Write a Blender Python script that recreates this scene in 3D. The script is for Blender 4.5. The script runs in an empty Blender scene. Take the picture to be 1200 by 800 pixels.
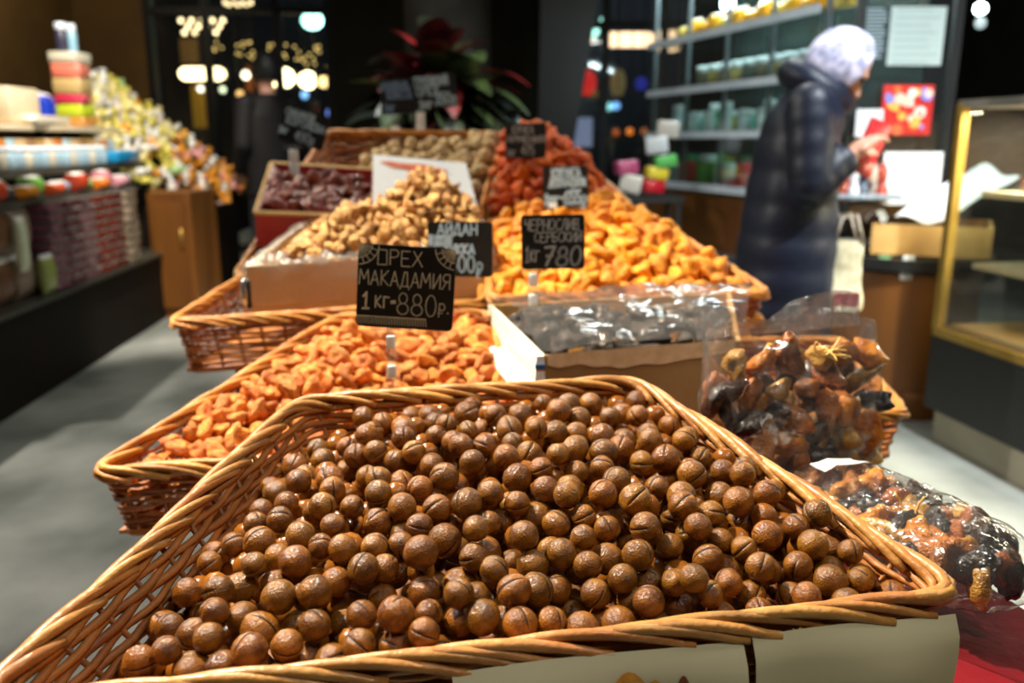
import bpy, bmesh, math, random
import numpy as np
from mathutils import Vector, Matrix, Euler, noise

# ------------------------------------------------------------------ camera
SC = bpy.context.scene
COL = SC.collection
CAM_H = 1.2
PITCH = math.atan(0.235)
cam_d = bpy.data.cameras.new('camera')
cam = bpy.data.objects.new('camera', cam_d); COL.objects.link(cam)
cam.location = (0, 0, CAM_H)
cam.rotation_euler = (math.pi / 2 - PITCH, 0, 0)
cam_d.sensor_width = 36; cam_d.lens = 30
cam_d.clip_start = 0.02
cam_d.dof.use_dof = True
cam_d.dof.focus_distance = 0.74
cam_d.dof.aperture_fstop = 4.3
cam_d.dof.aperture_blades = 0
SC.camera = cam

# ------------------------------------------------------------------ view and world (night outside)
SC.view_settings.view_transform = 'Standard'
SC.view_settings.look = 'None'
SC.view_settings.gamma = 1
SC.view_settings.use_curve_mapping = False
SC.view_settings.exposure = 0.0
W_ = bpy.data.worlds.new('night'); SC.world = W_; W_.use_nodes = True
W_.node_tree.nodes['Background'].inputs[0].default_value = (0.30, 0.36, 0.48, 1)
W_.node_tree.nodes['Background'].inputs[1].default_value = 0.10

def lamp(name, kind, loc, target, power, color, size=0.1, spot=60, blend=.4):
    d = bpy.data.lights.new(name, kind); d.energy = power; d.color = color
    if kind == 'AREA': d.shape = 'DISK'; d.size = size
    else: d.shadow_soft_size = size
    if kind == 'SPOT': d.spot_size = math.radians(spot); d.spot_blend = blend
    o = bpy.data.objects.new(name, d); COL.objects.link(o); o.location = loc
    o.rotation_euler = (Vector(target) - Vector(loc)).to_track_quat('-Z', 'Y').to_euler()
    return o
KEY = (-1.15, 1.45, 3.05)
lamp('spot_key', 'SPOT', KEY, (0.05, 0.95, .9), 720, (1.0, .92, .74), .045, 58, .45)
KEY2 = (-1.3, 3.3, 3.05)
lamp('spot_back', 'SPOT', KEY2, (0.1, 1.9, 1.0), 200, (1.0, .92, .74), .05, 60, .5)
FRONT_FILL = (.9, -.2, 3.1)
lamp('fill_front', 'SPOT', FRONT_FILL, (0.0, 1.3, .9), 60, (1.0, .92, .76), .08, 66, .6)  # unseen fill added to lift the faces turned to the camera
KEY4 = (-1.9, 4.4, 3.1)
lamp('spot_shelf', 'SPOT', KEY4, (-2.8, 5.6, 1.2), 540, (1.0, .93, .84), .06, 70, .5)
KEY5 = (1.8, 1.9, 3.1)
lamp('spot_right', 'SPOT', KEY5, (1.7, 3.2, .4), 620, (.88, .95, 1.0), .06, 84, .6)
KEY6 = (-3.5, 2.6, 3.1)
lamp('spot_aisle', 'SPOT', KEY6, (-.9, 2.4, 0), 420, (1.0, .95, .88), .05, 85, .5)
PLANT_FILL = (.35, 3.1, 3.1)
lamp('fill_plant', 'SPOT', PLANT_FILL, (-.38, 4.5, 1.4), 420, (1.0, .93, .82), .05, 40, .5)  # unseen spot added to brighten the plant
WALL_FILL = (-3.3, 7.2, 3.1)
lamp('fill_wall', 'SPOT', WALL_FILL, (-4.4, 8.6, 1.6), 60, (1.0, .85, .6), .05, 120, .8)  # unseen wall washer added to brighten the brown wall
FILL_PANELS = [(-.2, -.6), (1.6, 1.0), (-1.3, 5.2), (1.0, 4.2)]  # unseen ceiling panels added for soft fill light
for i, (x, y) in enumerate(FILL_PANELS):
    lamp('fill_panel_light', 'AREA', (x, y, 3.13), (x, y, 0), [6, 16, 22, 30][i], (.96, 1.0, .93), .5)

# ------------------------------------------------------------------ helpers
C_, S_ = math.cos(PITCH), math.sin(PITCH)
def P(x, y, d):            # a place seen at (x, y), d metres deep
    r = (x - 600) / 1000 * d; u = (400 - y) / 1000 * d
    return Vector((r, d * C_ + u * S_, CAM_H - d * S_ + u * C_))
def lin(c):
    if isinstance(c, str):
        c = c.lstrip('#'); c = [int(c[i:i + 2], 16) / 255 for i in (0, 2, 4)]
        c = [(v / 12.92 if v <= .04045 else ((v + .055) / 1.055) ** 2.4) for v in c]
    return (c[0], c[1], c[2], 1)

MATS = {}
def mat(name, c1, c2=None, rough=.5, scale=20., bump=0., bscale=None, rand=0., metal=0., coat=0., sss=0., trans=0., alpha=1., emit=None, estr=0., spec=.5, stretch=None, detail=4., ramp=(.35, .65)):
    if name in MATS: return MATS[name]
    m = bpy.data.materials.new(name); m.use_nodes = True
    N = m.node_tree.nodes; L = m.node_tree.links
    b = N['Principled BSDF']
    I = b.inputs
    I['Roughness'].default_value = rough; I['Metallic'].default_value = metal
    I['Coat Weight'].default_value = coat; I['Coat Roughness'].default_value = .15
    I['Specular IOR Level'].default_value = spec
    I['Transmission Weight'].default_value = trans; I['Alpha'].default_value = alpha
    if sss: I['Subsurface Weight'].default_value = sss; I['Subsurface Radius'].default_value = (.01, .005, .002); I['Subsurface Scale'].default_value = .6
    tc = N.new('ShaderNodeTexCoord'); src = tc.outputs['Object']
    if stretch:
        mp = N.new('ShaderNodeMapping'); mp.inputs['Scale'].default_value = stretch
        L.new(src, mp.inputs[0]); src = mp.outputs[0]
    out = None
    if c2 is not None:
        nz = N.new('ShaderNodeTexNoise'); nz.inputs['Scale'].default_value = scale; nz.inputs['Detail'].default_value = detail
        oi = N.new('ShaderNodeObjectInfo'); nz.noise_dimensions = '4D'
        mm = N.new('ShaderNodeMath'); mm.operation = 'MULTIPLY'; mm.inputs[1].default_value = 50
        L.new(oi.outputs['Random'], mm.inputs[0]); L.new(mm.outputs[0], nz.inputs['W'])
        L.new(src, nz.inputs['Vector'])
        cr = N.new('ShaderNodeValToRGB'); cr.color_ramp.elements[0].position = ramp[0]; cr.color_ramp.elements[1].position = ramp[1]
        cr.color_ramp.elements[0].color = lin(c1); cr.color_ramp.elements[1].color = lin(c2)
        L.new(nz.outputs['Fac'], cr.inputs[0]); out = cr.outputs[0]
    if rand:
        oi = N.new('ShaderNodeObjectInfo'); hs = N.new('ShaderNodeHueSaturation')
        mr = N.new('ShaderNodeMapRange'); mr.inputs[3].default_value = 1 - rand; mr.inputs[4].default_value = 1 + rand
        mh = N.new('ShaderNodeMapRange'); mh.inputs[3].default_value = .5 - rand * .02; mh.inputs[4].default_value = .5 + rand * .035
        ml = N.new('ShaderNodeMath'); ml.operation = 'FRACT'; mk = N.new('ShaderNodeMath'); mk.operation = 'MULTIPLY'; mk.inputs[1].default_value = 7.31
        L.new(oi.outputs['Random'], mr.inputs[0]); L.new(oi.outputs['Random'], mk.inputs[0]); L.new(mk.outputs[0], ml.inputs[0]); L.new(ml.outputs[0], mh.inputs[0])
        L.new(mr.outputs[0], hs.inputs['Value']); L.new(mh.outputs[0], hs.inputs['Hue'])
        if out is not None: L.new(out, hs.inputs['Color'])
        else: hs.inputs['Color'].default_value = lin(c1)
        out = hs.outputs[0]
    if out is not None: L.new(out, I['Base Color'])
    else: I['Base Color'].default_value = lin(c1)
    if bump:
        bn = N.new('ShaderNodeTexNoise'); bn.inputs['Scale'].default_value = bscale or scale * 2; bn.inputs['Detail'].default_value = 5
        L.new(src, bn.inputs['Vector'])
        bp = N.new('ShaderNodeBump'); bp.inputs['Strength'].default_value = bump; bp.inputs['Distance'].default_value = .01
        L.new(bn.outputs['Fac'], bp.inputs['Height']); L.new(bp.outputs[0], I['Normal'])
    if emit is not None:
        I['Emission Color'].default_value = lin(emit); I['Emission Strength'].default_value = estr
    MATS[name] = m
    return m

def film(name, tint='#ffffff', gloss=.18, haze=.04, bscale=35, bump=.35, rough=.12):
    if name in MATS: return MATS[name]
    m = bpy.data.materials.new(name); m.use_nodes = True
    N = m.node_tree.nodes; L = m.node_tree.links; N.clear()
    o = N.new('ShaderNodeOutputMaterial'); t = N.new('ShaderNodeBsdfTransparent'); t.inputs[0].default_value = lin(tint)
    g = N.new('ShaderNodeBsdfGlossy'); g.inputs['Roughness'].default_value = rough
    d = N.new('ShaderNodeBsdfDiffuse'); d.inputs[0].default_value = (.8, .8, .8, 1)
    lw = N.new('ShaderNodeLayerWeight'); lw.inputs[0].default_value = .5; fr = N.new('ShaderNodeMath'); fr.operation = 'POWER'; fr.inputs[1].default_value = 4; L.new(lw.outputs['Facing'], fr.inputs[0])
    tc = N.new('ShaderNodeTexCoord'); nz = N.new('ShaderNodeTexNoise'); nz.inputs['Scale'].default_value = bscale; nz.inputs['Detail'].default_value = 3
    nz.inputs['Distortion'].default_value = 1.2
    L.new(tc.outputs['Object'], nz.inputs['Vector'])
    bp = N.new('ShaderNodeBump'); bp.inputs['Strength'].default_value = bump; bp.inputs['Distance'].default_value = .02
    L.new(nz.outputs['Fac'], bp.inputs['Height']); L.new(bp.outputs[0], g.inputs['Normal']); L.new(bp.outputs[0], lw.inputs['Normal'])
    mu = N.new('ShaderNodeMath'); mu.operation = 'MULTIPLY_ADD'; mu.inputs[1].default_value = .8; mu.inputs[2].default_value = gloss * .16
    mu.use_clamp = True
    L.new(fr.outputs[0], mu.inputs[0])
    m1 = N.new('ShaderNodeMixShader'); m1.inputs[0].default_value = haze
    L.new(t.outputs[0], m1.inputs[1]); L.new(d.outputs[0], m1.inputs[2])
    m2 = N.new('ShaderNodeMixShader'); L.new(mu.outputs[0], m2.inputs[0]); L.new(m1.outputs[0], m2.inputs[1]); L.new(g.outputs[0], m2.inputs[2])
    L.new(m2.outputs[0], o.inputs[0])
    MATS[name] = m
    return m

WOFF = {}
def tag(o, label, cat, group=None, kind=None):
    if label: o['label'] = label
    if cat: o['category'] = cat
    if group: o['group'] = group
    if kind: o['kind'] = kind
    return o
def empty(name, loc, label=None, cat=None, group=None, kind=None):
    o = bpy.data.objects.new(name, None); COL.objects.link(o); o.location = loc; o.empty_display_size = .05
    WOFF[o.name] = Vector(loc)
    return tag(o, label, cat, group, kind)

class MB:
    def __init__(s): s.v = []; s.f = []; s.m = []
    def add(s, vs, fs, m=0):
        k = len(s.v); s.v.extend([tuple(v) for v in vs]); s.f.extend([tuple(i + k for i in f) for f in fs]); s.m.extend([m] * len(fs)); return s
    def box(s, c, size, R=None, m=0, bev=0):
        c = Vector(c); x, y, z = [q / 2 for q in size]
        if bev:
            b = min(bev, x * .9, y * .9, z * .9)
            bm = bmesh.new(); bmesh.ops.create_cube(bm, size=1)
            for v in bm.verts: v.co = Vector((v.co.x * 2 * x, v.co.y * 2 * y, v.co.z * 2 * z))
            bmesh.ops.bevel(bm, geom=bm.edges[:], offset=b, segments=2, affect='EDGES', profile=.5)
            bm.verts.index_update()
            vs = [v.co.copy() for v in bm.verts]; fs = [[v.index for v in f.verts] for f in bm.faces]; bm.free()
        else:
            vs = [Vector((i * x, j * y, k * z)) for i in (-1, 1) for j in (-1, 1) for k in (-1, 1)]
            fs = [(0, 1, 3, 2), (4, 6, 7, 5), (0, 4, 5, 1), (2, 3, 7, 6), (0, 2, 6, 4), (1, 5, 7, 3)]
        if R is not None: vs = [R @ v for v in vs]
        return s.add([v + c for v in vs], fs, m)
    def hexa(s, bot, top, m=0):   # two quads, same winding (ccw from above)
        return s.add(list(bot) + list(top), [(3, 2, 1, 0), (4, 5, 6, 7), (0, 1, 5, 4), (1, 2, 6, 5), (2, 3, 7, 6), (3, 0, 4, 7)], m)
    def tube(s, path, r, n=6, closed=False, m=0, cap=True):
        path = [Vector(p) for p in path]; k = len(path)
        rr = r if isinstance(r, (list, tuple)) else [r] * k
        vs = []; up = None
        for i, p in enumerate(path):
            a = path[(i - 1) % k] if (closed or i > 0) else p
            b = path[(i + 1) % k] if (closed or i < k - 1) else p
            t = (b - a); t = t.normalized() if t.length > 1e-9 else Vector((0, 0, 1))
            if up is None: up = Vector((0, 0, 1)) if abs(t.z) < .9 else Vector((1, 0, 0))
            u = up - t * up.dot(t)
            if u.length < 1e-6: u = t.orthogonal()
            u.normalize(); w = t.cross(u); up = u
            for j in range(n):
                an = 2 * math.pi * j / n; vs.append(p + (u * math.cos(an) + w * math.sin(an)) * rr[i])
        fs = []
        for i in range(k if closed else k - 1):
            for j in range(n):
                a, b = i * n + j, i * n + (j + 1) % n; c, d = ((i + 1) % k) * n + (j + 1) % n, ((i + 1) % k) * n + j
                fs.append((a, d, c, b)[::-1])
        if cap and not closed: fs.append(tuple(range(n))[::-1]); fs.append(tuple((k - 1) * n + j for j in range(n)))
        return s.add(vs, fs, m)
    def lathe(s, prof, c=(0, 0, 0), n=16, R=None, m=0):   # prof: (r, z)
        c = Vector(c); vs = []; fs = []
        for r, z in prof:
            for j in range(n):
                a = 2 * math.pi * j / n; v = Vector((r * math.cos(a), r * math.sin(a), z)); vs.append((R @ v if R is not None else v) + c)
        for i in range(len(prof) - 1):
            for j in range(n): fs.append((i * n + j, i * n + (j + 1) % n, (i + 1) * n + (j + 1) % n, (i + 1) * n + j))
        fs.append(tuple(range(n))[::-1]); fs.append(tuple((len(prof) - 1) * n + j for j in range(n)))
        return s.add(vs, fs, m)
    def ell(s, c, rad, R=None, nu=16, nv=10, fn=None, m=0):
        c = Vector(c); vs = [Vector((0, 0, -1))]; fs = []
        for i in range(1, nv):
            th = math.pi * i / nv
            for j in range(nu):
                ph = 2 * math.pi * j / nu; vs.append(Vector((math.sin(th) * math.cos(ph), math.sin(th) * math.sin(ph), -math.cos(th))))
        vs.append(Vector((0, 0, 1))); e = len(vs) - 1
        for j in range(nu):
            fs.append((0, 1 + (j + 1) % nu, 1 + j)); fs.append((e, e - nu + j, e - nu + (j + 1) % nu))
            for i in range(nv - 2):
                a = 1 + i * nu; fs.append((a + j, a + (j + 1) % nu, a + nu + (j + 1) % nu, a + nu + j))
        out = []
        for v in vs:
            q = fn(v) if fn else v
            q = Vector((q[0] * rad[0], q[1] * rad[1], q[2] * rad[2]))
            out.append((R @ q if R is not None else q) + c)
        return s.add(out, fs, m)
    def cap(s, a, b, r0, r1, n=12):      # tapered limb with round ends
        a = Vector(a); b = Vector(b); t = (b - a).normalized(); path = []; rr = []
        for q in (-.98, -.8, -.45): path.append(a + t * r0 * q); rr.append(r0 * math.sqrt(1 - q * q))
        for q in (0, .33, .66, 1): path.append(a.lerp(b, q)); rr.append(r0 + (r1 - r0) * q)
        for q in (.45, .8, .98): path.append(b + t * r1 * q); rr.append(r1 * math.sqrt(1 - q * q))
        return s.tube(path, rr, n)
    def grid(s, fn, nu, nv, m=0, wrap=False):
        vs = [fn(i / nu, j / nv) for j in range(nv + 1) for i in range(nu + (0 if wrap else 1))]
        w = nu if wrap else nu + 1; fs = []
        for j in range(nv):
            for i in range(nu):
                a, b = j * w + i, j * w + (i + 1) % w; fs.append((a, b, b + w, a + w))
        return s.add(vs, fs, m)
    def mesh(s, name, mats, off=Vector(), smooth=True):
        me = bpy.data.meshes.new(name); o = Vector(off)
        me.from_pydata([(v[0] - o.x, v[1] - o.y, v[2] - o.z) for v in s.v], [], s.f)
        for m in (mats if isinstance(mats, (list, tuple)) else [mats]): me.materials.append(m)
        if any(s.m): me.polygons.foreach_set('material_index', s.m)
        me.polygons.foreach_set('use_smooth', [smooth] * len(me.polygons))
        me.update(); return me
    def build(s, name, mats, parent=None, smooth=True, label=None, cat=None, group=None, kind=None, auto=False):
        if parent is not None: off = WOFF[parent.name]
        else:
            a = np.array(s.v); off = Vector(((a[:, 0].min() + a[:, 0].max()) / 2, (a[:, 1].min() + a[:, 1].max()) / 2, a[:, 2].min()))
        me = s.mesh(name, mats, off, smooth)
        if auto:
            try: me.set_sharp_from_angle(angle=math.radians(35))
            except Exception: pass
        o = bpy.data.objects.new(name, me); COL.objects.link(o)
        if parent is not None: o.parent = parent
        else: o.location = off
        WOFF[o.name] = off
        return tag(o, label, cat, group, kind)
def place(name, me, M, label=None, cat=None, group=None, parent=None):
    o = bpy.data.objects.new(name, me); COL.objects.link(o)
    if parent is not None: M = Matrix.Translation(-WOFF[parent.name]) @ M; o.parent = parent
    o.matrix_basis = M
    return tag(o, label, cat, group)
def remesh(mb, name, mats, voxel, parent, smooth_it=4, **k):
    tmp = bpy.data.objects.new('t', mb.mesh('t', [mats])); COL.objects.link(tmp)
    r = tmp.modifiers.new('r', 'REMESH'); r.mode = 'VOXEL'; r.voxel_size = voxel
    if smooth_it: sm = tmp.modifiers.new('s', 'SMOOTH'); sm.iterations = smooth_it; sm.factor = .5
    dg = bpy.context.evaluated_depsgraph_get()
    me = bpy.data.meshes.new_from_object(tmp.evaluated_get(dg))
    bpy.data.objects.remove(tmp)
    out = MB(); out.v = [tuple(v.co) for v in me.vertices]; out.f = [tuple(p.vertices) for p in me.polygons]; out.m = [0] * len(out.f)
    bpy.data.meshes.remove(me)
    return out.build(name, mats, parent, **k)
def rot(x=0, y=0, z=0): return Euler((math.radians(x), math.radians(y), math.radians(z))).to_matrix()
def rrot(rg): return Euler((rg.uniform(0, 6.28), rg.uniform(0, 6.28), rg.uniform(0, 6.28))).to_matrix()
def nz(v, s=1., o=0.): return noise.noise(Vector((v[0] * s + o, v[1] * s + o * 1.7, v[2] * s - o)))

# ------------------------------------------------------------------ materials
M_floor = mat('concrete_floor', '#60625a', '#a2a298', .6, 2.2, .15, 60, detail=8)
M_wallb = mat('brown_wall', '#5e441c', '#6e5226', .8, 2)
M_dark = mat('black_paint', '#0d0d0d', '#161514', .5, 5)
M_darkwall = mat('dark_plaster', '#1d1a16', '#28241e', .85, 3)
M_colm = mat('column_plaster', '#35312b', '#443f37', .8, 4)
M_ceil = mat('ceiling_paint', '#2a2826', '#34322f', .9, 3)
M_rim = mat('wicker_rim', '#9c5f28', '#c58a48', .42, 14, .25, 90, rand=.22, stretch=(1, 1, 1), coat=.15)
M_weave = mat('wicker_weave', '#7c4217', '#a8662b', .5, 14, .25, 90, rand=.28)
M_rimr = mat('wicker_rim_red', '#a6601e', '#ce8a3c', .45, 14, .25, 90, rand=.2)
M_weaver = mat('wicker_weave_red', '#8b450e', '#b86a24', .5, 14, .25, 90, rand=.25)
M_shell = mat('nut_shell', '#5a2f07', '#9a5e18', .27, 1.3, .32, 8, rand=.22, coat=.1, ramp=(.3, .72))
M_slit = mat('nut_slit', '#0f0804', None, .8)
M_apri = mat('apricot_flesh', '#c25405', '#f5a244', .5, 1.7, .7, 5, rand=.25, ramp=(.3, .7))
M_oran = mat('orange_apricot', '#cf6a00', '#f6a618', .42, 1.7, .6, 4, rand=.2, ramp=(.3, .7))
M_redf = mat('red_fruit', '#a83602', '#de6412', .55, 1.4, .5, 6, rand=.25, spec=.3, ramp=(.3, .7))
M_waln = mat('walnut_kernel', '#8f551e', '#dfae68', .55, 2.2, .4, 8, rand=.22, ramp=(.3, .7))
M_wsh = mat('walnut_shell', '#b08450', '#e6c88e', .6, 2.5, .7, 9, rand=.18)
M_date = mat('date_skin', '#4a140c', '#9a4028', .3, 2, .4, 7, rand=.3, coat=.1)
M_prune = mat('prune_skin', '#120a06', '#33211a', .25, 2, .6, 7, rand=.3, coat=.4)
M_card = mat('cardboard', '#c4a06a', '#d8b684', .8, 6, .1, 80)
M_cardw = mat('white_cardboard', '#d9cdb4', '#e6dcc8', .75, 6, .05, 80)
M_paper = mat('beige_paper', '#d2c6a0', '#dcd0ac', .7, 4)
M_white = mat('white_paper', '#e6e8ea', '#f2f2f2', .6, 4)
M_red = mat('red_cloth', '#5a020c', '#7c0614', .75, 9, .3, 30, spec=.2)
M_black = mat('chalkboard', '#0b0b0a', '#151412', .42, 9, .05, 60)
M_chalk = mat('chalk', '#cdc5a8', '#aea68a', .8, 300, ramp=(.3, .7))
M_chalkg = mat('chalk_grey', '#a9a9a6', '#8a8a88', .8, 300, ramp=(.3, .7))
M_chalkb = mat('chalk_blue', '#b4cbd8', '#93b0c2', .8, 300, ramp=(.3, .7))
M_plast = film('clear_plastic', '#f4f8fa', .35, .05, 60, .05, .05)
M_film = film('bag_film', '#fbfbfb', .45, .02, 16, .5, .1)
M_filmh = film('hazy_film', '#f6f4f0', .4, .08, 30, .6, .2)
M_glass = film('pane_glass', '#f3f8f6', .3, .01, 2, .0, .03)
M_wclip = mat('white_clip', '#f2f2ee', None, .4)
M_wood = mat('wood_panel', '#5c330a', '#784814', .5, 5, .1, 40, stretch=(1, 1, .15))
M_woodl = mat('pale_wood', '#bb8f52', '#d3ab6c', .55, 6, .1, 40, stretch=(1, .2, 1))
M_brass = mat('brass_frame', '#a8863a', '#bf9c4c', .35, 9, metal=.6)
M_shelf = mat('shelf_white', '#b8c4d2', '#cdd8e2', .35, 6)
M_gold = mat('gold_raffia', '#d8a04a', '#f0c878', .35, 8, rand=.1)
def plain(hexc, rough=.4, coat=.2): return mat('paint_' + hexc.strip('#'), hexc, None, rough, coat=coat)
def glow(hexc, s): return mat('glow_%s_%g' % (hexc.strip('#'), s), hexc, None, .5, emit=hexc, estr=s)

# ------------------------------------------------------------------ the room
MB().box((0, 4, -.05), (12, 16, .1)).build('floor', M_floor, kind='structure', smooth=False)
MB().box((0, 3, 3.35), (12, 14, .1)).build('ceiling', M_ceil, kind='structure', smooth=False)
MB().box((-4.6, 3, 1.65), (.1, 14, 3.3)).build('wall_left', M_wallb, kind='structure', smooth=False)
MB().box((4.6, 3, 1.65), (.1, 14, 3.3)).build('wall_right', M_darkwall, kind='structure', smooth=False)
WY = 9.5
wb = MB()
wb.box((-4.2, WY, 1.65), (.8, .2, 3.3)); 
wb.box((-2.86, WY, 3.2), (1.88, .2, .2)).box((1.2, WY, 3.2), (1.24, .2, .2))
wb.build('wall_back', M_wallb, kind='structure', smooth=False)
MB().box((-.67, WY, 1.65), (2.5, .2, 3.3)).build('wall_back', mat('olive_wall', '#2c2818', '#383320', .85, 3), kind='structure', smooth=False)
MB().box((3.2, WY, 1.65), (2.76, .2, 3.3)).build('wall_back', M_darkwall, kind='structure', smooth=False)
MB().box((0, -3.9, 1.65), (9.2, .1, 3.3)).build('wall_front', M_darkwall, kind='structure', smooth=False)
# wooden wainscot step in front of the left back wall
def window(name, x0, x1, vs, hs):
    e = empty(name, ((x0 + x1) / 2, WY, 0), kind='structure')
    for x in [x0, x1] + vs: MB().box((x, WY - .06, 1.55), (.07, .1, 3.1)).build('mullion', M_dark, e, smooth=False)
    for z in [.05, 3.05] + hs: MB().box(((x0 + x1) / 2, WY - .06, z), (x1 - x0, .08, .07)).build('transom', M_dark, e, smooth=False)
    xs = sorted([x0, x1] + vs)
    for a, b in zip(xs, xs[1:]): MB().box(((a + b) / 2, WY, 1.55), (b - a - .07, .012, 2.98)).build('pane', M_glass, e, smooth=False)
window('window_1', -3.8, -1.92, [-3.2, -2.46], [2.52])
window('window_2', .58, 1.82, [.98, 1.6], [2.38])
# column with plaster faces and a dark pillar beside it
col = MB(); col.lathe([(.40, 0), (.40, .12), (.36, .16), (.36, 3.15), (.40, 3.2), (.40, 3.3)], (P(525, 60, 7.2).x, P(525, 60, 7.2).y, 0), 40)
col.build('trim_1', M_colm, kind='structure', auto=True)
b = P(668, 100, 7.0)
MB().hexa([Vector((b.x - .28, b.y - .2, 0)), Vector((b.x - .16, b.y - .2, 0)), Vector((b.x - .16, b.y + .3, 0)), Vector((b.x - .28, b.y + .3, 0))],
          [Vector((b.x - .24, b.y - .2, 3.3)), Vector((b.x + .36, b.y - .2, 3.3)), Vector((b.x + .36, b.y + .3, 3.3)), Vector((b.x - .24, b.y + .3, 3.3))]).build('trim_2', M_dark, kind='structure', smooth=False)
# ceiling spots with unseen cans; front, plant and wall ones are added fill
for k, (q, tgt) in enumerate([(KEY, 'over the nut stall on the left'), (KEY2, 'over the rear of the nut stall'), (FRONT_FILL, 'above and behind the camera, added as front fill'), (KEY4, 'over the sweets shelf'), (KEY5, 'over the brass showcase'), (KEY6, 'over the near end of the sweets counter'), (PLANT_FILL, 'in front of the plant, added to brighten its leaves'), (WALL_FILL, 'by the brown back wall, added to brighten it')]):
    e = empty('ceiling_spotlight', (q[0], q[1], q[2] + .03), 'black can spotlight on the ceiling ' + tgt, 'spotlight', 'ceiling spotlights')
    MB().lathe([(.06, q[2] + .035), (.06, q[2] + .2), (.02, q[2] + .22), (.02, 3.3)], (q[0], q[1], 0), 20).build('can', M_dark, e, auto=True)
for x, y in FILL_PANELS:
    MB().lathe([(.27, 3.15), (.28, 3.18), (.28, 3.3)], (x, y, 0), 32).build('fill_panel', plain('#d8d8d8'), label='round white ceiling panel added for fill light', cat='ceiling light', group='added round fill panels')

# ------------------------------------------------------------------ wicker baskets
rg = random.Random(7)
def bil(q, a, b): return (q[0] * (1 - a) + q[1] * a) * (1 - b) + (q[3] * (1 - a) + q[2] * a) * b   # q: FL FR BR BL
def rloop(q, rad, n):                     # rounded closed loop of a quad, evenly sampled
    pts = []
    for i in range(4):
        p, a, b = q[i], q[i - 1], q[(i + 1) % 4]
        d0 = (a - p).normalized(); d1 = (b - p).normalized()
        for k in range(7):
            t = k / 6; e0 = p + d0 * rad; e1 = p + d1 * rad
            pts.append(e0 * (1 - t) ** 2 + p * 2 * t * (1 - t) + e1 * t * t)
    L = [0]
    for i in range(len(pts)): L.append(L[-1] + (pts[(i + 1) % len(pts)] - pts[i]).length)
    tot = L[-1]; out = []; j = 0
    for k in range(n):
        s = tot * k / n
        while L[j + 1] < s: j += 1
        f = (s - L[j]) / max(1e-9, L[j + 1] - L[j]); out.append(pts[j].lerp(pts[(j + 1) % len(pts)], f))
    return out, tot
def basket(label, rim, h=.11, inset=.03, row=.0068, wr=.0032, stake=.042, rimr=.0045, mw=None, mr=None, rad=.03, lift=None, drop_z=None, group='wicker baskets of the stall'):
    mw = mw or M_weave; mr = mr or M_rim
    ctr = sum(rim, Vector()) / 4
    W = (rim[1] - rim[3]).cross(rim[2] - rim[0]).normalized()
    if W.z < 0: W = -W
    base = []
    for p in rim:
        d = ctr - p; d -= W * d.dot(W); base.append(p + d.normalized() * inset * 1.4 - W * h)
    bc = sum(base, Vector()) / 4
    e = empty('wicker_basket', bc, label, 'basket', group)
    _, per = rloop(rim, rad, 50)
    ns = int(per / stake / 2) * 2; sub = 4; n = ns * sub
    lt, _ = rloop(rim, rad, n); lb, _ = rloop(base, rad, n)
    nrm = []
    for i in range(n):
        t = (lt[(i + 1) % n] - lt[i - 1]).normalized(); o = t.cross(W).normalized()
        if o.dot(lt[i] - ctr) < 0: o = -o
        nrm.append(o)
    nrow = int(h / row)
    for k in range(nrow):
        t = (k + .9) / nrow; path = []; ph = rg.uniform(0, 50)
        for i in range(n):
            wob = noise.noise(Vector((i * .13, k * 3.1, ph))) * row * .42
            path.append(lt[i].lerp(lb[i], t) + nrm[i] * (wr * .75 * math.cos(math.pi * i / sub + math.pi * k)) + W * wob)
        MB().tube(path, [wr * (1 + .25 * noise.noise(Vector((i * .21, k, ph)))) for i in range(n)], 5, True).build('weaver', mw, e)
    for i in range(0, n, sub):
        MB().tube([lb[i] - W * .002, lt[i].lerp(lb[i], .5), lt[i]], .0026, 5).build('stake', mw, e)
    # rolled border of overlapping rods
    step = .041; nr = int(per / step); m2 = nr * 8
    lr, _ = rloop([p.lerp(ctr, -.004) for p in rim], rad, m2)
    nn = []
    for i in range(m2):
        t = (lr[(i + 1) % m2] - lr[i - 1]).normalized(); o = t.cross(W).normalized()
        if o.dot(lr[i] - ctr) < 0: o = -o
        nn.append(o)
    for k in range(nr):
        path = []; rr = []; span = 31
        j0 = rg.randint(-2, 2); w1 = rg.uniform(-.002, .002); th_ = rg.uniform(.8, 1.12)
        for s in range(0, span, 2):
            f = s / (span - 1); i = (k * 8 + s + j0) % m2
            no = -.0075 + .0165 * f + w1; wo = -.004 + .0125 * math.sin(math.pi * min(1, f * 1.05)) ** .8 - .003 * f
            path.append(lr[i] + nn[i] * no + W * wo); rr.append(rimr * th_ * (.8 + .35 * math.sin(math.pi * (f * .85 + .1))))
        MB().tube(path, rr, 7).build('rim_rod', mr, e)
    # two thick core rods under the border and a foot rim at the bottom
    MB().tube([p - W * .006 for p in lt], .0042, 6, True).build('rim_core', mr, e)
    MB().tube([lb[i] + nrm[i] * .003 for i in range(n)], .005, 6, True).build('foot_rim', mw, e)
    bs = MB(); bs.hexa([p - W * .002 for p in base], [p + W * .004 for p in base]); bs.build('base', mw, e, smooth=False)
    return dict(rim=rim, base=base, W=W, ctr=ctr, e=e)

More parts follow.
